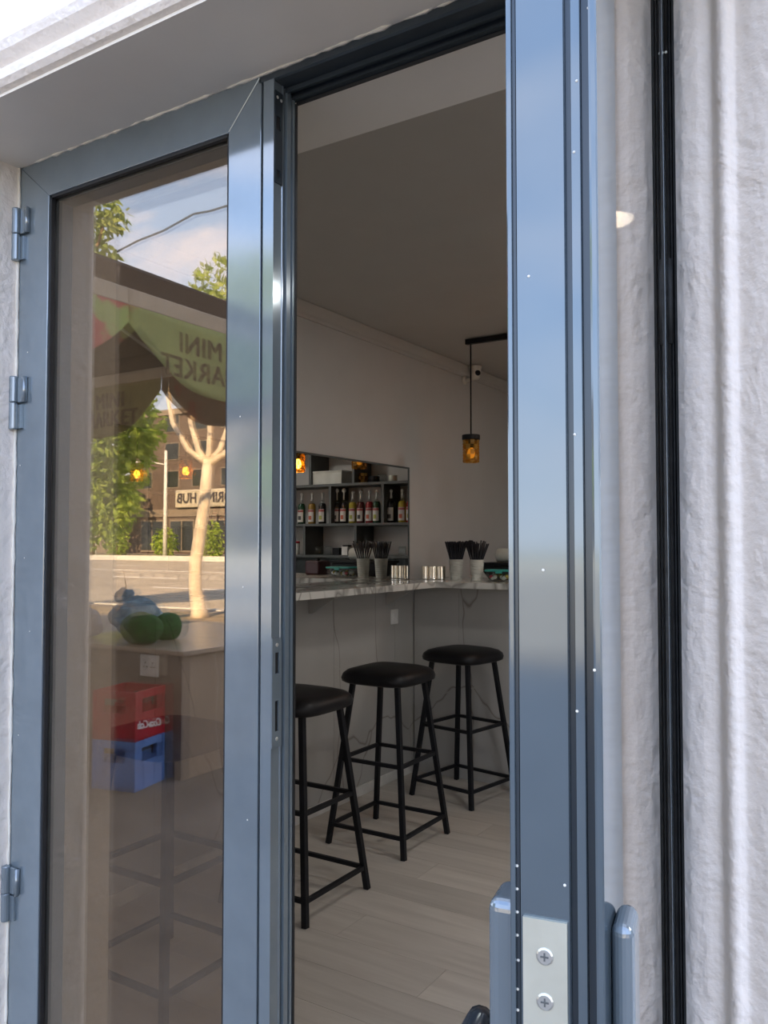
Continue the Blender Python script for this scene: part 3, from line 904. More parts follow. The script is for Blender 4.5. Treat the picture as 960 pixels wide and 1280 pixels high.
for k in range(26):
    rr = random.uniform(0.010, 0.016)
    part('contents', MB().lathe([(0.001, -rr), (rr * 0.75, -rr * 0.6), (rr, 0), (rr * 0.75, rr * 0.6), (0.001, rr)], 8, (random.uniform(-0.065, 0.065), random.uniform(-0.033, 0.033), random.uniform(0.017, 0.034))), ['liquid_yellow', 'print_white', 'sack_green', 'crate_red', 'cup_white'][k % 5], tb, smooth=True)
part('lid', MB().box(-0.090, 0.090, -0.055, 0.055, 0.055, 0.066), 'teal', tb, bevel=0.004)
part('lid_clip', MB().box(-0.02, 0.02, -0.060, -0.054, 0.045, 0.064), 'teal', tb, bevel=0.002)
cm = thing('coffee_grinder', 'low black machine behind the straw cups on the bar', 'machine', (-2.02, 4.62, LEDGE))
part('machine_body', MB().prism([(-0.10, 0.0), (0.24, 0.0), (0.24, 0.085), (-0.16, 0.085), (-0.16, 0.07)], -0.09, 0.09, 'y'), 'black_metal', cm, bevel=0.006)
part('top_tray', MB().box(-0.17, 0.25, -0.10, 0.10, 0.085, 0.100), 'black_metal', cm, bevel=0.004)
pr_ = tag(part('paper_roll', MB().lathe([(0.018, -0.11), (0.040, -0.11), (0.042, -0.105), (0.042, 0.105), (0.040, 0.11), (0.018, 0.11)], 20).xf(Matrix.Translation((-1.99, 4.62, LEDGE + 0.1425)) @ Matrix.Rotation(PI / 2, 4, 'Y')), 'cup_white', smooth=True), 'white paper roll lying on the black machine', 'roll')
mm = thing('small_appliance', 'dark maroon box machine at the back of the bar', 'machine', (-1.60, 4.62, LEDGE))
part('machine_body', MB().box(-0.06, 0.06, -0.07, 0.07, 0, 0.095), 'maroon', mm, bevel=0.012)
part('knob', MB().lathe([(0.012, 0), (0.014, 0.01), (0.008, 0.016)], 12, (0, 0, 0.095)), 'black_metal', mm, smooth=True)

# pendant light over the bar
PX = [-2.135, -1.650, -1.140, -0.630, -0.120]
YP = 4.33
pl = thing('pendant_light', 'row of amber glass pendants hanging from a black ceiling bar', 'pendant light', (0, YP, ZC))
part('ceiling_bar', MB().box(-2.165, 0.02, -0.014, 0.014, -0.036, -0.006), 'black_metal', pl, bevel=0.002)
part('mount', MB().lathe([(0.03, -0.007), (0.03, 0.0)], 16, (-1.1, 0, 0)), 'black_metal', pl)
for i, x_ in enumerate(PX):
    part('cord', MB().tube([(x_, 0, -0.036), (x_, 0, -0.57)], 0.0042, 8), 'black_metal', pl, smooth=True)
    part('cap', MB().lathe([(0.010, -0.560), (0.050, -0.562), (0.052, -0.566), (0.052, -0.588), (0.050, -0.590)], 24, (x_, 0, 0)), 'black_metal', pl, smooth=False)
    sh = []
    for k in range(8):
        z_ = -0.590 - k * 0.0165
        sh += [(0.0455, z_), (0.0485, z_ - 0.004), (0.0485, z_ - 0.0115), (0.0455, z_ - 0.0155)]
    part('shade', MB().lathe(sh, 22, (x_, 0, 0), cap0=False, cap1=False), 'amber_glass', pl, smooth=True)
    part('socket', MB().lathe([(0.016, -0.59), (0.016, -0.632), (0.012, -0.636)], 14, (x_, 0, 0)), 'black_metal', pl, smooth=True)
    part('bulb', MB().lathe([(0.010, -0.634), (0.018, -0.650), (0.024, -0.668), (0.022, -0.684), (0.012, -0.695), (0.002, -0.698)], 14, (x_, 0, 0)), 'bulb_off_glint' if i == 0 else 'bulb_lit', pl, smooth=True)
# ceiling lamps: the first is seen, the others are added to brighten the room
for x_, y_, lb in ((-0.905, 2.96, 'round white ceiling lamp seen through the glass of the open leaf'), (0.9, 2.96, 'added unseen ceiling lamp brightening the room, halfway to the right wall'),
                   (-0.6, 4.9, 'added unseen ceiling lamp brightening the bar aisle'), (0.9, 4.9, 'added unseen ceiling lamp brightening the far end of the bar'), (0.35, 1.75, 'added unseen ceiling lamp brightening the room just inside the shop window'), (1.9, 1.9, 'added unseen ceiling lamp brightening the front right corner')):
    cl = thing('ceiling_lamp', lb, 'lamp', (x_, y_, ZC), 0, 'round ceiling lamps')
    part('rim', MB().lathe([(0.085, 0.0), (0.098, -0.004), (0.098, -0.014), (0.090, -0.018)], 32, cap0=True, cap1=False), 'white_plastic', cl, smooth=True)
    part('diffuser', MB().lathe([(0.090, -0.016), (0.075, -0.021), (0.002, -0.023)], 32, cap0=True), 'lamp_glow', cl, smooth=True)
# motion detector / speaker at the cornice
sc = thing('security_camera', 'small white camera mounted on the wall at the cornice', 'camera', (XW, 5.02, 2.44))
part('base', MB().lathe([(0.030, 0.0), (0.030, 0.012), (0.022, 0.018)], 18).xf(Matrix.Rotation(PI / 2, 4, 'Y')), 'fixture_cream', sc, smooth=True)
part('arm', MB().tube([(0.016, 0, 0), (0.07, 0, 0.0), (0.085, 0, 0.05)], 0.012, 10), 'fixture_cream', sc, smooth=True)
part('camera_body', MB().lathe([(0.020, 0.0), (0.030, 0.01), (0.036, 0.055), (0.044, 0.085), (0.044, 0.088)], 20, (0.088, 0, -0.005)), 'fixture_cream', sc, smooth=True)
part('lens', MB().lathe([(0.018, 0.0), (0.020, 0.010), (0.012, 0.018)], 14).xf(Matrix.Translation((0.108, -0.012, 0.035)) @ Matrix.Rotation(PI / 2, 4, 'Y') @ Matrix.Rotation(0.6, 4, 'X')), 'black_metal', sc, smooth=True)

# shelving on the back wall (seen in the mirror)
YS = 5.74
SX0, SX1 = -1.69, 1.30
sh = thing('shelving_unit', 'grey open shelving unit on the back wall, reflected in the mirror', 'shelf', (0, YS, 0))
DP = 0.275
part('back_panel', MB().box(SX0, SX1, DP - 0.012, DP, 1.25, 2.16), 'indoor_paint', sh)
for z_ in (1.243, 1.510, 1.845, 2.16):
    part('shelf_board', MB().box(SX0, SX1, 0, DP, z_ - 0.022, z_), 'shelf_grey', sh, bevel=0.001)
for x_ in (SX0 - 0.02, SX1):
    part('side_panel', MB().box(x_, x_ + 0.02, 0, DP, 1.221, 2.16), 'shelf_grey', sh)
def mx_(px, Y):
    k = (-math.sin(YAW) + (px - 480) / F * math.cos(YAW)) / (math.cos(YAW) + (px - 480) / F * math.sin(YAW))
    return 2 * (XW + 0.008) - k * Y
for row, pxs in ((1.845, (387, 441, 300)), (1.510, (412, 478, 250, 330)), (1.243, (380, 444, 220, 320))):
    z2 = {1.845: 2.138, 1.510: 1.823, 1.243: 1.488}[row]
    for px_ in pxs:
        xx_ = mx_(px_, YS)
        part('divider', MB().box(xx_ - 0.012, xx_ + 0.012, 0.002, DP - 0.012, row, z2), 'shelf_grey', sh)
bc = thing('back_counter', 'dark slate back counter below the shelving, reflected in the mirror', 'counter', (0, 5.45, 0))
part('cabinet', MB().box(SX0 - 0.3, SX1 + 0.3, 0.03, 0.56, 0, 0.88), 'slate_panel', bc)
part('counter_top', MB().box(SX0 - 0.3, SX1 + 0.3, 0.0, 0.565, 0.88, 0.91), 'marble_top', bc, bevel=0.002)
part('splash_panel', MB().box(SX0, SX1, 0.54, 0.562, 0.91, 1.22), 'slate_panel', bc)
BOT = [(366, 'dark', 0), (377, 'green', 0), (390, 'amber', 0), (403, 'dark', 0), (421, 'dark', 1), (430, 'dark', 1), (441, 'yellow', 0), (451, 'ruby', 0), (462, 'red', 0), (471, 'green', 0),
       (489, 'dark', 2), (503, 'yellow', 0), (513, 'red', 0), (355, 'amber', 0), (343, 'red', 0), (318, 'yellow', 0), (306, 'green', 0), (284, 'orange', 0), (270, 'ruby', 0)]
SPOT = ['(0.5, 0.08, 0.05)']
solid('label_white', (0.72, 0.70, 0.66), 0.55)
solid('label_band', (0.42, 0.10, 0.10), 0.5)
solid('label_fruit_red', (0.55, 0.12, 0.06), 0.5)
solid('label_fruit_green', (0.42, 0.44, 0.10), 0.5)
solid('label_fruit_dark', (0.06, 0.06, 0.06), 0.5)
btl = {}
NAMES = {'dark': 'near-black', 'green': 'dark green', 'amber': 'amber', 'red': 'bright red', 'yellow': 'yellow', 'ruby': 'dark ruby', 'orange': 'orange'}
seen = {}
for k, (px_, lq, kind) in enumerate(BOT):
    sc_b = 1.06 if kind == 2 else 1.0
    xb = mx_(px_, YS + 0.09)
    cell = 'beside the shelf end' if px_ > 480 else ('between the two middle dividers' if px_ > 412 else ('left of the first divider in the mirror' if px_ > 360 else 'on the hidden stretch of shelf'))
    b = thing('syrup_bottle', '', 'bottle', (xb, YS + 0.09, 1.510), 0, 'syrup bottles on the back shelf')
    base = '%s syrup bottle with white label%s' % (NAMES[lq], {0: '', 1: ' and white pump cap', 2: ', broad bodied'}[kind])
    nth = {366: 'half hidden by the door edge', 377: 'second from the door edge', 390: 'showing a dark fruit picture', 403: 'showing a red fruit picture', 421: 'nearer the divider', 430: 'beside the yellow syrup',
           441: 'after the pump bottles', 451: 'with red label band', 462: 'filled highest', 471: 'against the divider', 489: 'just past the divider', 503: 'near the shelf end', 513: 'at the shelf end',
           355: 'behind the door edge', 343: 'behind the door edge', 318: 'behind the closed leaf', 306: 'behind the closed leaf', 284: 'behind the closed leaf', 270: 'behind the closed leaf'}[px_]
    b['label'] = base + ', ' + nth
    rb = 0.0335 * sc_b
    part('glass_body', MB().lathe([(rb * 0.9, 0), (rb, 0.004), (rb, 0.150), (rb * 0.92, 0.166), (rb * 0.7, 0.178)], 18), 'liquid_' + lq, b, smooth=True)
    part('neck', MB().lathe([(rb * 0.7, 0.178), (rb * 0.45, 0.196), (0.0125, 0.215), (0.0125, 0.243), (0.014, 0.245), (0.014, 0.250)], 14, cap0=False), 'clear_glass', b, smooth=True)
    part('pourer', MB().lathe([(0.011, 0.20), (0.008, 0.235), (0.009, 0.252), (0.013, 0.256), (0.013, 0.266), (0.006, 0.274)] if kind != 1 else [(0.008, 0.20), (0.008, 0.262), (0.017, 0.270), (0.019, 0.282), (0.012, 0.296), (0.003, 0.300)], 12), 'print_white', b, smooth=True)
    lbx = part('label', MB().lathe([(rb + 0.0006, 0.018), (rb + 0.0006, 0.125)], 14, a0=-PI / 2 - 1.05, a1=-PI / 2 + 1.05), 'label_white', b, smooth=True)
    if kind != 2:
        part('label_band', MB().lathe([(rb + 0.0010, 0.104), (rb + 0.0010, 0.122)], 14, a0=-PI / 2 - 1.05, a1=-PI / 2 + 1.05), 'label_band', lbx, smooth=True)
    part('label_picture', MB().lathe([(rb + 0.0010, 0.036), (rb + 0.0010, 0.070)], 6, a0=-PI / 2 - 0.45, a1=-PI / 2 + 0.45), ['label_fruit_green', 'label_fruit_dark', 'label_fruit_red'][k % 3], lbx, smooth=True)
# things on the other shelves
def canister(px_, z_, r_, h_, mat, name, lb, cat, lid=None, y=YS + 0.10):
    o = thing(name, lb, cat, (mx_(px_, y), y, z_))
    part('vessel', MB().lathe([(r_ * 0.9, 0), (r_, 0.004), (r_, h_ - 0.004), (r_ * 0.94, h_), (r_ * 0.85, h_), (r_ * 0.85, 0.01)], 18), mat, o, smooth=True)
    if lid:
        part('lid', MB().lathe([(r_ * 1.05, h_), (r_ * 1.05, h_ + 0.014), (r_ * 0.9, h_ + 0.018)], 18), lid, o, smooth=True)
    return o
canister(371, 1.243, 0.026, 0.10, 'white_plastic', 'paper_cup', 'white carton cup with red mark on the bottom shelf', 'cup', 'crate_red')
for px_, lb in ((386, 'clear glass tumbler beside the white cup on the bottom shelf'), (398, 'clear glass tumbler in the middle of the bottom shelf'), (410, 'clear glass tumbler next to the black box'), (503, 'clear glass tumbler alone at the end of the bottom shelf')):
    canister(px_, 1.243, 0.033, 0.075, 'clear_glass', 'glass_tumbler', lb, 'glass')
canister(454, 1.845, 0.040, 0.085, 'amber_glass', 'amber_jar', 'ribbed amber glass jar on the top shelf', 'jar')
canister(468, 1.845, 0.045, 0.055, 'black_metal', 'black_bowl', 'shiny black bowl on the top shelf', 'bowl')
canister(478, 1.845, 0.040, 0.07, 'clear_glass', 'glass_jar', 'clear glass jar on the top shelf', 'jar')
canister(491, 1.845, 0.038, 0.055, 'zinc', 'grey_tin', 'round grey tin at the end of the top shelf', 'tin')
o = thing('card_box', 'small black box on the bottom shelf', 'box', (mx_(423, YS + .1), YS + 0.1, 1.243))
part('box_body', MB().box(-0.035, 0.035, -0.04, 0.04, 0, 0.058), 'black_metal', o, bevel=0.002)
part('flap', MB().box(-0.035, 0.035, -0.041, 0.04, 0.058, 0.061), 'straw_black', o)
o = thing('card_box', 'small white box with dark top on the bottom shelf', 'box', (mx_(434, YS + .1), YS + 0.1, 1.243))
part('box_body', MB().box(-0.030, 0.030, -0.04, 0.04, 0, 0.072), 'white_plastic', o, bevel=0.002)
part('flap', MB().box(-0.026, 0.026, -0.03, 0.03, 0.072, 0.084), 'black_metal', o)
o = thing('storage_box', 'long pale box on the top shelf', 'box', (mx_(415, YS + .13), YS + 0.13, 1.845))
part('box_body', MB().box(-0.17, 0.17, -0.1, 0.1, 0, 0.10), 'cup_white', o, bevel=0.004)
part('lid', MB().box(-0.175, 0.175, -0.105, 0.105, 0.10, 0.115), 'cup_white', o, bevel=0.004)

# ---------------------------------------------------------------- outdoors: ground
YK = -11.7
sw = struct(part('pavement', MB().box(-110, 60, YK + 0.15, YO + 0.4, G - 0.3, G), 'pavement'), 'worn paved footway outside the shop')
part('tree_strip', MB().box(-110, 60, YK + 0.6, YK + 1.9, G - 0.01, G + 0.004), 'soil', sw)
struct(part('kerb_near', MB().box(-110, 60, YK, YK + 0.15, G - 0.3, G + 0.03), 'kerb', bevel=0.01))
YR = -50.0
rd = struct(part('road', MB().box(-140, 80, YR, YK, G - 0.4, G - 0.10), 'road'), 'wide sunlit asphalt avenue')
for ln, (yl, dash) in enumerate(((-19.0, True), (-24.5, True), (-31.0, False), (-38.0, True), (-44.0, True), (-49.2, False), (-12.4, False))):
    if dash:
        x_ = -100 + ln * 2.3
        while x_ < -4:
            part('lane_marking', MB().box(x_, x_ + 4.2, yl - 0.09, yl + 0.09, G - 0.1, G - 0.094), 'marking', rd)
            x_ += 11.0
    else:
        part('lane_marking', MB().box(-110, 20, yl - 0.09, yl + 0.09, G - 0.1, G - 0.094), 'marking', rd)
struct(part('kerb_far', MB().box(-140, 80, YR - 0.5, YR, G - 0.3, G + 0.32), 'kerb', bevel=0.02), 'pale concrete kerb across the avenue')
fs_ = struct(part('verge_far', MB().box(-160, 100, YR - 45, YR - 0.5, G - 0.3, G + 0.25), 'grass'), 'dry grass verge across the avenue')
part('footway', MB().box(-160, 100, YR - 12, YR - 6, G + 0.2, G + 0.27), 'pavement', fs_)

# ---------------------------------------------------------------- market umbrella
UX0, UX1, UY0, UY1, UZ = -5.72, -3.24, -2.12, 0.63, 2.60
ucx, ucy = (UX0 + UX1) / 2, (UY0 + UY1) / 2
um = thing('market_umbrella', 'square market umbrella with scalloped green lettered valance', 'umbrella', (ucx, ucy, G))
UL, UWd = (UX1 - UX0) / 2, (UY1 - UY0) / 2
zz = UZ - G
can = MB()
n_ = 10
vs, fs = [], []
for sgn in range(4):
    a0 = sgn * PI / 2
    for i in range(n_ + 1):
        for j in range(n_ + 1):
            u_, v_ = i / n_, j / n_ * 2 - 1
            r_ = u_
            x_, y_ = r_, r_ * v_
            X_ = x_ * math.cos(a0) - y_ * math.sin(a0)
            Y_ = x_ * math.sin(a0) + y_ * math.cos(a0)
            sag = 0.05 * math.sin(PI * u_) * (1 - v_ * v_)
            vs.append((X_ * UL, Y_ * UWd, zz + 0.10 + 0.55 * (1 - u_) - sag))
    o0 = sgn * (n_ + 1) ** 2
    for i in range(n_):
        for j in range(n_):
            a = o0 + i * (n_ + 1) + j
            fs.append((a, a + n_ + 1, a + n_ + 2, a + 1))
part('canopy', can.add(vs, fs), 'cloth_brown', um, smooth=True, solid_=0.004)
fa = MB()
fa.box(UL - 0.006, UL + 0.006, -UWd, UWd, zz - 0.005, zz + 0.10).box(-UL - 0.006, -UL + 0.006, -UWd, UWd, zz - 0.005, zz + 0.10)
fa.box(-UL, UL, UWd - 0.006, UWd + 0.006, zz - 0.005, zz + 0.10).box(-UL, UL, -UWd - 0.006, -UWd + 0.006, zz - 0.005, zz + 0.10)
part('edge_band', fa, 'cloth_brown', um)
part('pole', MB().tube([(0, 0, 0.05), (0, 0, zz + 0.62)], 0.026, 14), 'pole_paint', um, smooth=True)
part('base', MB().box(-0.3, 0.3, -0.3, 0.3, 0, 0.07), 'kerb', um, bevel=0.02)
part('finial', MB().lathe([(0.03, 0), (0.035, 0.03), (0.01, 0.08)], 12, (0, 0, zz + 0.62)), 'pole_paint', um, smooth=True)
for k in range(8):
    a = k * PI / 4
    ex, ey = math.cos(a), math.sin(a)
    s_ = 1 / max(abs(ex), abs(ey))
    part('rib', MB().tube([(0, 0, zz + 0.58), (ex * s_ * UL * 0.99, ey * s_ * UWd * 0.99, zz + 0.06)], 0.011, 6), 'pole_paint', um)
def valance_off(u_, v_, wob):
    return 0.008 + wob * 0.045 * math.sin(5.1 * u_ + 1.3 * wob) * v_ / 0.4 + 0.012 * math.sin(17 * u_ + 2 * wob) * v_ / 0.4 + 0.05 * v_ * math.sin(PI * u_)
def scallop(p0, p1, outn, mat, wob):
    """cloth scallop hanging between two points of the rim; returns grid mesh builders for the cloth and its top band"""
    p0, p1, outn = Vector(p0), Vector(p1), Vector(outn)
    nu, nv = 24, 10
    res = []
    for which in (0, 1):
        vs, fs = [], []
        for i in range(nu + 1):
            u_ = i / nu
            depth = 0.17 + 0.30 * (1 - abs(2 * u_ - 1) ** 2.4)
            top = 0.0 if which == 0 else 0.085
            bot = 0.085 if which == 0 else depth
            for j in range(nv + 1):
                v_ = top + (bot - top) * j / nv
                q = p0.lerp(p1, u_) + outn * valance_off(u_, v_, wob) + Vector((0, 0, -v_))
                vs.append(tuple(q))
        for i in range(nu):
            for j in range(nv):
                a = i * (nv + 1) + j
                fs.append((a, a + 1, a + nv + 2, a + nv + 1))
        res.append(MB().add(vs, fs))
    part('valance_band', res[0], 'cloth_cream', um, smooth=True, solid_=0.002)
    return part('valance', res[1], mat, um, smooth=True, solid_=0.002)
e1 = [((UL, -UWd, zz), (UL, 0.0, zz), (1, 0, 0)), ((UL, 0.0, zz), (UL, UWd, zz), (1, 0, 0)),
      ((0, -UWd, zz), (UL, -UWd, zz), (0, -1, 0)), ((-UL, -UWd, zz), (0, -UWd, zz), (0, -1, 0)),
      ((-UL, UWd, zz), (-UL, 0, zz), (-1, 0, 0)), ((-UL, 0, zz), (-UL, -UWd, zz), (-1, 0, 0)),
      ((UL, UWd, zz), (0, UWd, zz), (0, 1, 0)), ((0, UWd, zz), (-UL, UWd, zz), (0, 1, 0))]
mt_ = ['cloth_green', 'cloth_fruit', 'cloth_fruit_shaded', 'cloth_green_shaded', 'cloth_fruit', 'cloth_green', 'cloth_green_shaded', 'cloth_fruit']
for k, (a, b, nn) in enumerate(e1):
    v = scallop(a, b, nn, mt_[k], 0.7 if k % 2 else -0.5)
    if k in (0, 3):
        A_, B_, n0 = Vector(a), Vector(b), Vector(nn)
        L_ = (B_ - A_).length
        for s_, v0 in (('MINI', 0.205), ('MARKET', 0.340)):
            tm = text_mesh(s_, 0.152 if k == 0 else 0.160, 0.0025 if k == 0 else 0.007, 'print_brown', bold=0.0, spacing=1.06)
            heavy = MB()
            for dx_ in (-0.0045, 0.0, 0.0045):          # heavier strokes
                heavy.add([(q_.co.x + dx_, q_.co.y + dx_ * 0.4, q_.co.z + dx_ * 0.02) for q_ in tm.vertices], [tuple(p_.vertices) for p_ in tm.polygons])
            tm = heavy.mesh('lettering', 'print_brown')
            uc = 0.635 if k == 0 else 0.56
            for vt in tm.vertices:
                u_ = uc + vt.co.x / L_
                v_ = v0 - vt.co.y
                vt.co = A_.lerp(B_, u_) + n0 * (valance_off(u_, v_, 0.7 if k % 2 else -0.5) + vt.co.z) + Vector((0, 0, -v_))
            link('lettering', tm, v)

# ---------------------------------------------------------------- outdoor counter with bag, crates
oc = thing('outdoor_counter', 'low stone-clad counter standing on the pavement under the umbrella', 'counter', (-3.92, -1.80, G))
CH = 0.815
part('body', MB().box(-1.26, -0.012, -1.40, -0.012, 0, CH - 0.03), 'outdoor_panel_dark', oc)
part('side_panel', MB().box(-0.012, 0.0, -1.40, -0.012, 0, CH - 0.03), 'outdoor_marble', oc)
part('end_panel', MB().box(-1.26, 0.0, -0.012, 0.0, 0, CH - 0.03), 'outdoor_panel_dark', oc)
part('counter_top', MB().box(-1.30, 0.05, -1.45, 0.035, CH - 0.03, CH), 'outdoor_worktop', oc, bevel=0.004)
so = part('socket_plate', MB().box(-0.37, -0.20, 0.0, 0.010, CH - 0.185, CH - 0.045), 'white_plastic', oc, bevel=0.004)
for kx in (-0.318, -0.252):
    for dx, dz in ((0, 0.020), (-0.014, -0.008), (0.014, -0.008)):
        part('socket_hole', MB().tube([(kx + dx, 0.0095, CH - 0.115 + dz), (kx + dx, 0.0108, CH - 0.115 + dz)], 0.0055, 8), 'hole', so)
# plastic bag
def lump(rx, ry, rz, seed, amp, n1=18, n2=12):
    rnd = random.Random(seed)
    ph = [(rnd.uniform(1, 5), rnd.uniform(1, 5), rnd.uniform(0, 6), rnd.uniform(0, 6)) for _ in range(6)]
    vs, fs = [], []
    for i in range(n2 + 1):
        th = PI * i / n2
        for k in range(n1):
            a = 2 * PI * k / n1
            d = 1 + amp * sum(math.sin(p[0] * a + p[2]) * math.sin(p[1] * th + p[3]) for p in ph) / 3
            z_ = max(-0.86, math.cos(th) * d)
            vs.append((rx * math.sin(th) * math.cos(a) * d, ry * math.sin(th) * math.sin(a) * d, rz * (z_ + 0.86) / 1.86))
    for i in range(n2):
        for k in range(n1):
            fs.append((i * n1 + k, (i + 1) * n1 + k, (i + 1) * n1 + (k + 1) % n1, i * n1 + (k + 1) % n1))
    return MB().add(vs, fs)
bag = thing('plastic_bag', 'crumpled pale blue plastic bag filled and lying on the outdoor counter', 'bag', (-4.93, -2.32, G + CH))
part('bag_body', lump(0.19, 0.20, 0.27, 4, 0.2), 'bag_plastic', bag, smooth=False)
part('bag_neck', lump(0.07, 0.07, 0.12, 9, 0.3, 12, 8), 'bag_plastic', bag, smooth=False, loc=(-0.10, 0.03, 0.22))
wb = tag(part('paper_bundle', lump(0.12, 0.10, 0.22, 12, 0.25), 'bag_white', None, loc=(-5.06, -1.97, G + CH)), 'crumpled white bag beside the blue plastic bag', 'bag')
g1 = tag(part('green_sack', lump(0.175, 0.13, 0.21, 21, 0.06, 22, 14), 'sack_green', None, smooth=True, loc=(-4.44, -1.935, G + CH), rot=(0, 0, 0.2)), 'long dark green rounded bundle in front of the blue bag', 'bundle', 'green bundles on the outdoor counter')
g2 = tag(part('green_sack', lump(0.09, 0.11, 0.19, 33, 0.06, 22, 14), 'sack_green', None, smooth=True, loc=(-4.46, -2.19, G + CH)), 'shorter round dark green bundle beside the long one', 'bundle', 'green bundles on the outdoor counter')

def crate(name, lb, loc, rz, mat, text):
    c = thing(name, lb, 'crate', loc, rz, 'plastic bottle crates stacked on the pavement')
    w, d, h, t_ = 0.150, 0.150, 0.298, 0.012
    # local +x face is the printed one
    def wall(ax, s):
        mb = MB()
        def bx(u0, u1, z0, z1, off=0.0):
            a, b = (s * (w if ax == 'x' else d)), (s * ((w if ax == 'x' else d) - t_))
            a += s * off
            lo, hi = min(a, b), max(a, b)
            if ax == 'x':
                mb.box(lo, hi, u0, u1, z0, z1)
            else:
                mb.box(u0, u1, lo, hi, z0, z1)
        L = d if ax == 'x' else w
        bx(-L, L, 0, 0.165)
        bx(-L, -0.078, 0.165, 0.250)
        bx(0.078, L, 0.165, 0.250)
        bx(-L, L, 0.250, h)
        return mb
    for ax in ('x', 'y'):
        for s in (-1, 1):
            part('side', wall(ax, s), mat, c, bevel=0.002)
    for sx in (-1, 1):
        for sy in (-1, 1):
            part('corner_post', MB().box(sx * w - 0.006 if sx < 0 else w - 0.018, sx * w + 0.018 if sx < 0 else w + 0.006, sy * d - 0.006 if sy < 0 else d - 0.018, sy * d + 0.018 if sy < 0 else d + 0.006, 0.0, h), mat, c, bevel=0.004)
    part('bottom', MB().box(-w, w, -d, d, 0, 0.01), mat, c)
    dv = MB()
    for k in (-0.055, 0.055):
        dv.box(k - 0.003, k + 0.003, -d, d, 0.01, 0.19).box(-w, w, k - 0.003, k + 0.003, 0.01, 0.19)
    part('divider_grid', dv, mat, c)
    if text:
        tm = text_mesh(text, 0.066, 0.0012, 'print_white', shear=0.32, spacing=0.86, bold=0.0022)
        place_text('lettering', tm, c, (w + 0.0015, 0, 0.083), (0, 0.995, 0.10), (0, -0.10, 0.995))
    return c
ca = -math.radians(13)
crx, cry = -4.15, -1.585
crate('bottle_crate', 'blue plastic crate at the bottom of the stack on the pavement', (crx, cry, G), ca, 'crate_blue', None)
crate('bottle_crate', 'red plastic crate with white script lettering on top of the blue one', (crx, cry, G + 0.2985), ca, 'crate_red', 'Coca-Cola')

# ---------------------------------------------------------------- trees, street furniture, far buildings
def leaves(mb, c, rad, n, size, rnd, droop=0.3):
    for _ in range(n):
        while True:
            q = Vector((rnd.uniform(-1, 1), rnd.uniform(-1, 1), rnd.uniform(-1, 1)))
            if 0.15 < q.length < 1:
                break
        p = Vector(c) + Vector((q.x * rad[0], q.y * rad[1], q.z * rad[2]))
        d = Vector((rnd.uniform(-1, 1), rnd.uniform(-1, 1), rnd.uniform(-1, 0.4) - droop)).normalized()
        s = d.cross(Vector((rnd.uniform(-1, 1), rnd.uniform(-1, 1), rnd.uniform(-1, 1)))).normalized()
        L = size * rnd.uniform(0.7, 1.3)
        nrm = d.cross(s)
        mb.add([p, p + d * L * 0.45 + s * L * 0.24 + nrm * L * 0.06, p + d * L, p + d * L * 0.45 - s * L * 0.24 + nrm * L * 0.06], [(0, 1, 2), (0, 2, 3)])
def tree(lb, loc, trunk, branches, blobs, leafmat, seed, barkmat='trunk', group='street trees'):
    rnd = random.Random(seed)
    t_ = thing('street_tree', lb, 'tree', loc, 0, group)
    pts, rs = [p for p, r in trunk], [r for p, r in trunk]
    part('trunk', MB().tube(pts, rs, 12), barkmat, t_, smooth=True)
    for bp, br in branches:
        part('branch', MB().tube(bp, br, 8), barkmat, t_, smooth=True)
    fm_ = MB()
    for c, rad, n, size in blobs:
        leaves(fm_, c, rad, n, size, rnd)
    f_ = part('foliage', fm_, leafmat, t_)
    f_['kind'] = 'stuff'
    return t_
# pollarded tree by the kerb, seen in the closed leaf
tx, ty = -12.05, -10.2
trunk = [((0, 0, 0), 0.20), ((0.0, 0.02, 0.12), 0.155), ((-0.08, 0.04, 0.6), 0.130), ((-0.10, 0.02, 1.1), 0.125), ((0.0, 0.0, 1.7), 0.125), ((0.10, 0, 2.2), 0.115), ((0.17, 0.02, 2.7), 0.110), ((0.20, 0, 3.15), 0.095)]
br = []
for dx, dy, top in ((-0.75, 0.35, 4.7), (-0.40, 0.15, 5.2), (0.05, 0.0, 5.3), (0.40, -0.25, 5.0), (0.75, -0.45, 4.8)):
    br.append(([(0.20, 0, 3.05), (0.20 + dx * 0.5, dy * 0.5, 3.35), (0.2 + dx * 0.9, dy * 0.9, 3.9), (0.2 + dx * 1.1, dy * 1.1, top)], [0.075, 0.055, 0.045, 0.025]))
tree('pale pollarded street tree with forked bare limbs by the near kerb', (tx, ty, G), trunk, br,
     [((0.9, -0.3, 6.75), (1.1, 1.1, 0.55), 420, 0.20), ((-0.1, 0.3, 6.2), (0.8, 0.8, 0.5), 200, 0.18), ((1.8, -1.2, 6.5), (1.5, 1.5, 1.0), 700, 0.2), ((0.8, 0, 5.5), (0.8, 0.8, 0.5), 200, 0.2)], 'leaf_pale', 2)
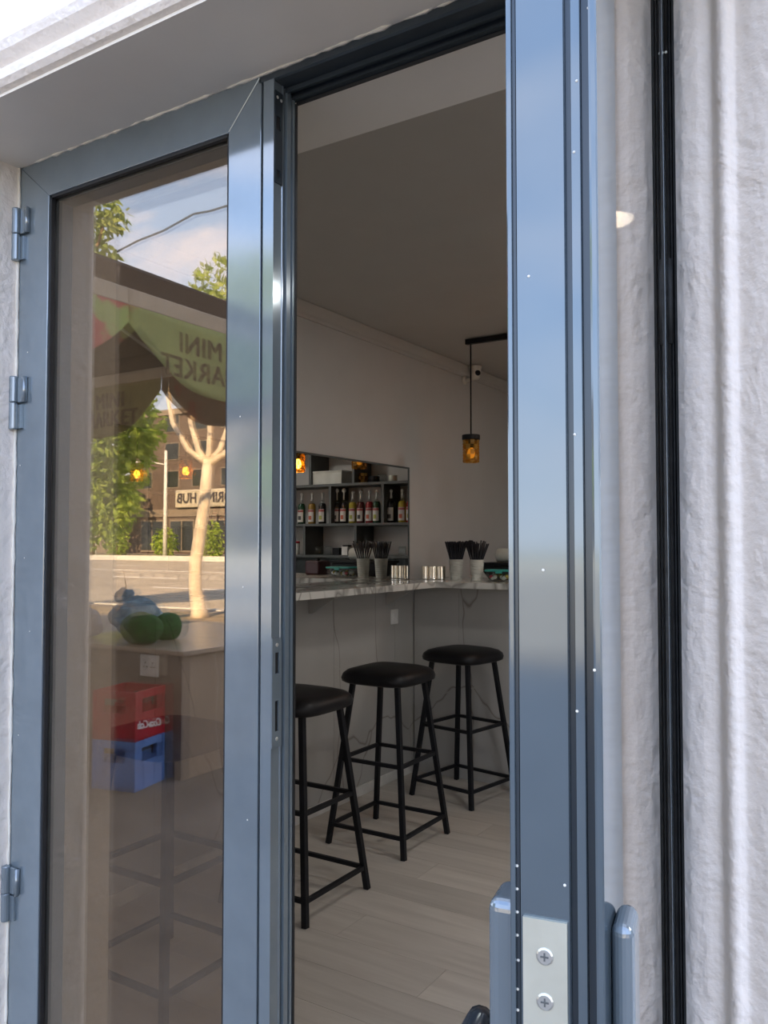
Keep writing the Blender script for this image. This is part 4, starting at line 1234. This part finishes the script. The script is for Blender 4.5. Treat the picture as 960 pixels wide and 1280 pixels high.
tree('drooping leafy street tree with green crown by the near kerb', (-16.9, -11.0, G), [((0, 0, 0), 0.16), ((0.1, 0, 1.6), 0.12), ((0, 0, 3.2), 0.10), ((0.1, 0, 4.6), 0.05)],
     [([(0, 0, 2.6), (0.7, 0.2, 3.4), (1.3, 0.2, 3.6)], [0.06, 0.04, 0.015]), ([(0, 0, 2.9), (-0.7, 0.3, 3.7), (-1.3, 0.2, 3.9)], [0.06, 0.04, 0.015])],
     [((0.8, 0, 3.7), (1.25, 1.25, 1.4), 2800, 0.2), ((1.2, 0.0, 2.4), (0.7, 0.7, 0.7), 700, 0.2), ((0.0, 0.3, 3.0), (1.1, 1.1, 1.6), 1500, 0.2), ((0.5, 0.3, 1.9), (0.7, 0.7, 0.6), 500, 0.2), ((1.5, -0.3, 4.2), (0.9, 0.9, 0.6), 600, 0.2), ((-0.6, 0.3, 2.0), (0.6, 0.6, 1.0), 400, 0.2), ((1.6, 0, 4.9), (0.8, 0.8, 0.7), 500, 0.2)], 'leaf', 5, 'twig')
tree('tall street tree whose leafy branch hangs above the umbrella', (-11.2, -5.9, G), [((0, 0, 0), 0.17), ((0.05, 0, 2.0), 0.14), ((0, 0.05, 4.2), 0.11), ((0.1, 0, 6.0), 0.06)],
     [([(0, 0, 4.0), (1.0, 0.3, 5.0), (1.7, 0.35, 5.5), (2.0, 0.4, 6.0)], [0.07, 0.045, 0.025, 0.012])],
     [((1.95, 0.4, 6.0), (0.34, 0.34, 0.26), 130, 0.16), ((1.72, 0.3, 5.45), (0.30, 0.30, 0.28), 130, 0.16), ((1.5, 0.3, 5.8), (0.3, 0.3, 0.6), 150, 0.16), ((-1.6, 0, 6.2), (1.2, 1.2, 1.1), 700, 0.18)], 'leaf_pale', 8, 'twig')
tw = thing('dry_weed', 'thin dry weed stalks growing by the near kerb', 'weed', (-11.55, -8.0, G))
rnd = random.Random(4)
for k in range(9):
    a, h_ = rnd.uniform(0, 6.28), rnd.uniform(0.25, 1.05 if k == 0 else 0.5)
    h_ = 1.05 if k == 0 else h_
    part('stalk', MB().tube([(0, 0, 0), (math.cos(a) * 0.05, math.sin(a) * 0.05, h_ * 0.5), (math.cos(a) * 0.16, math.sin(a) * 0.16, h_)], [0.014, 0.010, 0.004], 5), 'twig', tw)
for px_X, lb, nn in ((-59.0, 'round green shrub on the far verge beside the lamp post', 1), (-65.5, 'low green shrub on the far verge under the leafy tree', 2), (-53.0, 'slim green shrub on the far verge near the shop sign', 3)):
    s_ = thing('verge_shrub', lb, 'shrub', (px_X, -53.2, G + 0.25), 0, 'shrubs on the far verge')
    part('stem', MB().tube([(0, 0, 0), (0, 0, 1.0)], 0.05, 6), 'twig', s_)
    fm_ = MB()
    leaves(fm_, (0, 0, 1.3), (1.5 - 0.2 * nn, 1.2, 1.2 + 0.3 * nn), 500, 0.4, random.Random(nn))
    part('foliage', fm_, 'leaf', s_)['kind'] = 'stuff'
lp_ = thing('street_lamp', 'tall pale lamp post with a side arm across the avenue', 'street lamp', (-57.2, -51.6, G + 0.25))
part('post', MB().tube([(0, 0, 0), (0, 0, 9.6)], [0.20, 0.12], 12), 'pole_paint', lp_, smooth=True)
part('arm', MB().tube([(0, 0, 8.3), (-1.0, 0.4, 8.5), (-2.0, 0.9, 8.6)], 0.06, 8), 'pole_paint', lp_, smooth=True)
part('lamp_head', MB().box(-2.7, -1.9, 0.75, 1.1, 8.52, 8.68), 'pole_paint', lp_, bevel=0.05)
bo = thing('sign_post', 'short thin white post on the far verge', 'post', (-66.5, -51.5, G + 0.25))
part('post', MB().tube([(0, 0, 0), (0, 0, 5.0)], 0.07, 8), 'pole_paint', bo, smooth=True)
part('plate', MB().box(-0.25, 0.25, 0.06, 0.09, 4.4, 5.0), 'pole_paint', bo, bevel=0.02)

# far building with the shop sign (faces +y)
YFB = -62.0
fb = thing('brown_building', 'brown building with shop sign and dark shopfront across the avenue', 'building', (-58, YFB, G + 0.25))
part('wall', MB().box(-16, 22, -12, 0, 0, 15), 'building_brown', fb)
part('parapet', MB().box(-16.3, 22.3, -12.2, 0.3, 15, 15.6), 'building_pale', fb)
part('ground_band', MB().box(-16, 22, 0, 0.15, 4.0, 4.8), 'building_pale', fb)
for fl in range(3):
    for k in range(9):
        xw = -14.5 + k * 4.1
        w_ = part('window', MB().box(xw, xw + 2.2, -0.2, 0.06, 7.1 + fl * 3.0, 9.0 + fl * 3.0), 'building_pale', fb)
        part('pane', MB().box(xw + 0.12, xw + 2.08, 0.05, 0.09, 7.2 + fl * 3.0, 8.9 + fl * 3.0), 'window_dark', w_)
for xw in (-14.0, -9.5, -5.0, 0.5, 4.6, 9.0, 13.5, 17.5):
    w_ = part('shop_window', MB().box(xw, xw + 3.6, 0, 0.12, 0.2, 3.7), 'building_pale', fb)
    part('pane', MB().box(xw + 0.15, xw + 1.72, 0.11, 0.15, 0.4, 3.5), 'window_dark', w_)
    part('pane', MB().box(xw + 1.88, xw + 3.45, 0.11, 0.15, 0.4, 3.5), 'window_dark', w_)
sg = part('sign_board', MB().box(-8.3, 0.2, 0.15, 0.55, 4.9, 6.8), 'sign_face', fb, bevel=0.15)
place_text('lettering', text_mesh('DRINX HUB', 1.45, 0.03, 'sign_letter', bold=0.03), sg, (-4.05, 0.58, 5.85), (-1, 0, 0))
fp = thing('pale_building', 'pale low building across the avenue behind the leafy tree', 'building', (-92, YFB - 2, G + 0.25))
part('wall', MB().box(-26, 17, -12, 0, 0, 7.5), 'building_pale', fp)
part('roof', MB().box(-26.4, 17.4, -12.4, 0.4, 7.5, 8.0), 'building_brown', fp)
for k in range(9):
    xw = -24 + k * 4.5
    w_ = part('window', MB().box(xw, xw + 2.6, -0.2, 0.06, 1.0, 3.6), 'building_brown', fp)
    part('pane', MB().box(xw + 0.12, xw + 2.48, 0.05, 0.09, 1.1, 3.5), 'window_dark', w_)
# trees behind along the far side
for k, (x_, lb) in enumerate(((-72.0, 'broad green tree on the far side behind the short white post'), (-46.0, 'broad green tree on the far side beside the brown building'), (-84.0, 'broad green tree on the far side before the pale building'))):
    tree(lb, (x_, -55.5, G + 0.25), [((0, 0, 0), 0.3), ((0, 0, 4), 0.22), ((0, 0, 7), 0.1)], [([(0, 0, 3.5), (1.2, 0.3, 5.2)], [0.12, 0.05])],
         [((0, 0, 7.0), (4.0, 3.5, 3.2), 1500, 0.62)], 'leaf', 40 + k, 'twig', 'trees across the avenue')
# overhead cable
def vpt(px_, py_, z_):
    r_ = Vector((math.cos(YAW), math.sin(YAW), 0)); h_ = Vector((-math.sin(YAW), math.cos(YAW), 0)); u0 = Vector((0, 0, 1))
    fw_ = h_ * math.cos(PIT) + u0 * math.sin(PIT); up_ = u0 * math.cos(PIT) - h_ * math.sin(PIT)
    d_ = fw_ + r_ * ((px_ - 480) / F) + up_ * ((640 - py_) / F)
    s_ = (z_ - 1.35) / d_.z
    p_ = Vector((0, 0, 1.35)) + d_ * s_
    return Vector((p_.x, 2.04 - p_.y, p_.z))
cpts = [vpt(90, 350, 5.6), vpt(138, 320, 5.55), vpt(172, 302, 5.5), vpt(205, 289, 5.48), vpt(225, 278, 5.5), vpt(243, 268, 5.55), vpt(265, 264, 5.5), vpt(287, 257, 5.5), vpt(310, 251, 5.5)]
tag(part('overhead_cable', MB().tube(cpts, 0.014, 6), 'cable', smooth=True), 'thin dark overhead cable crossing the sky', 'cable')
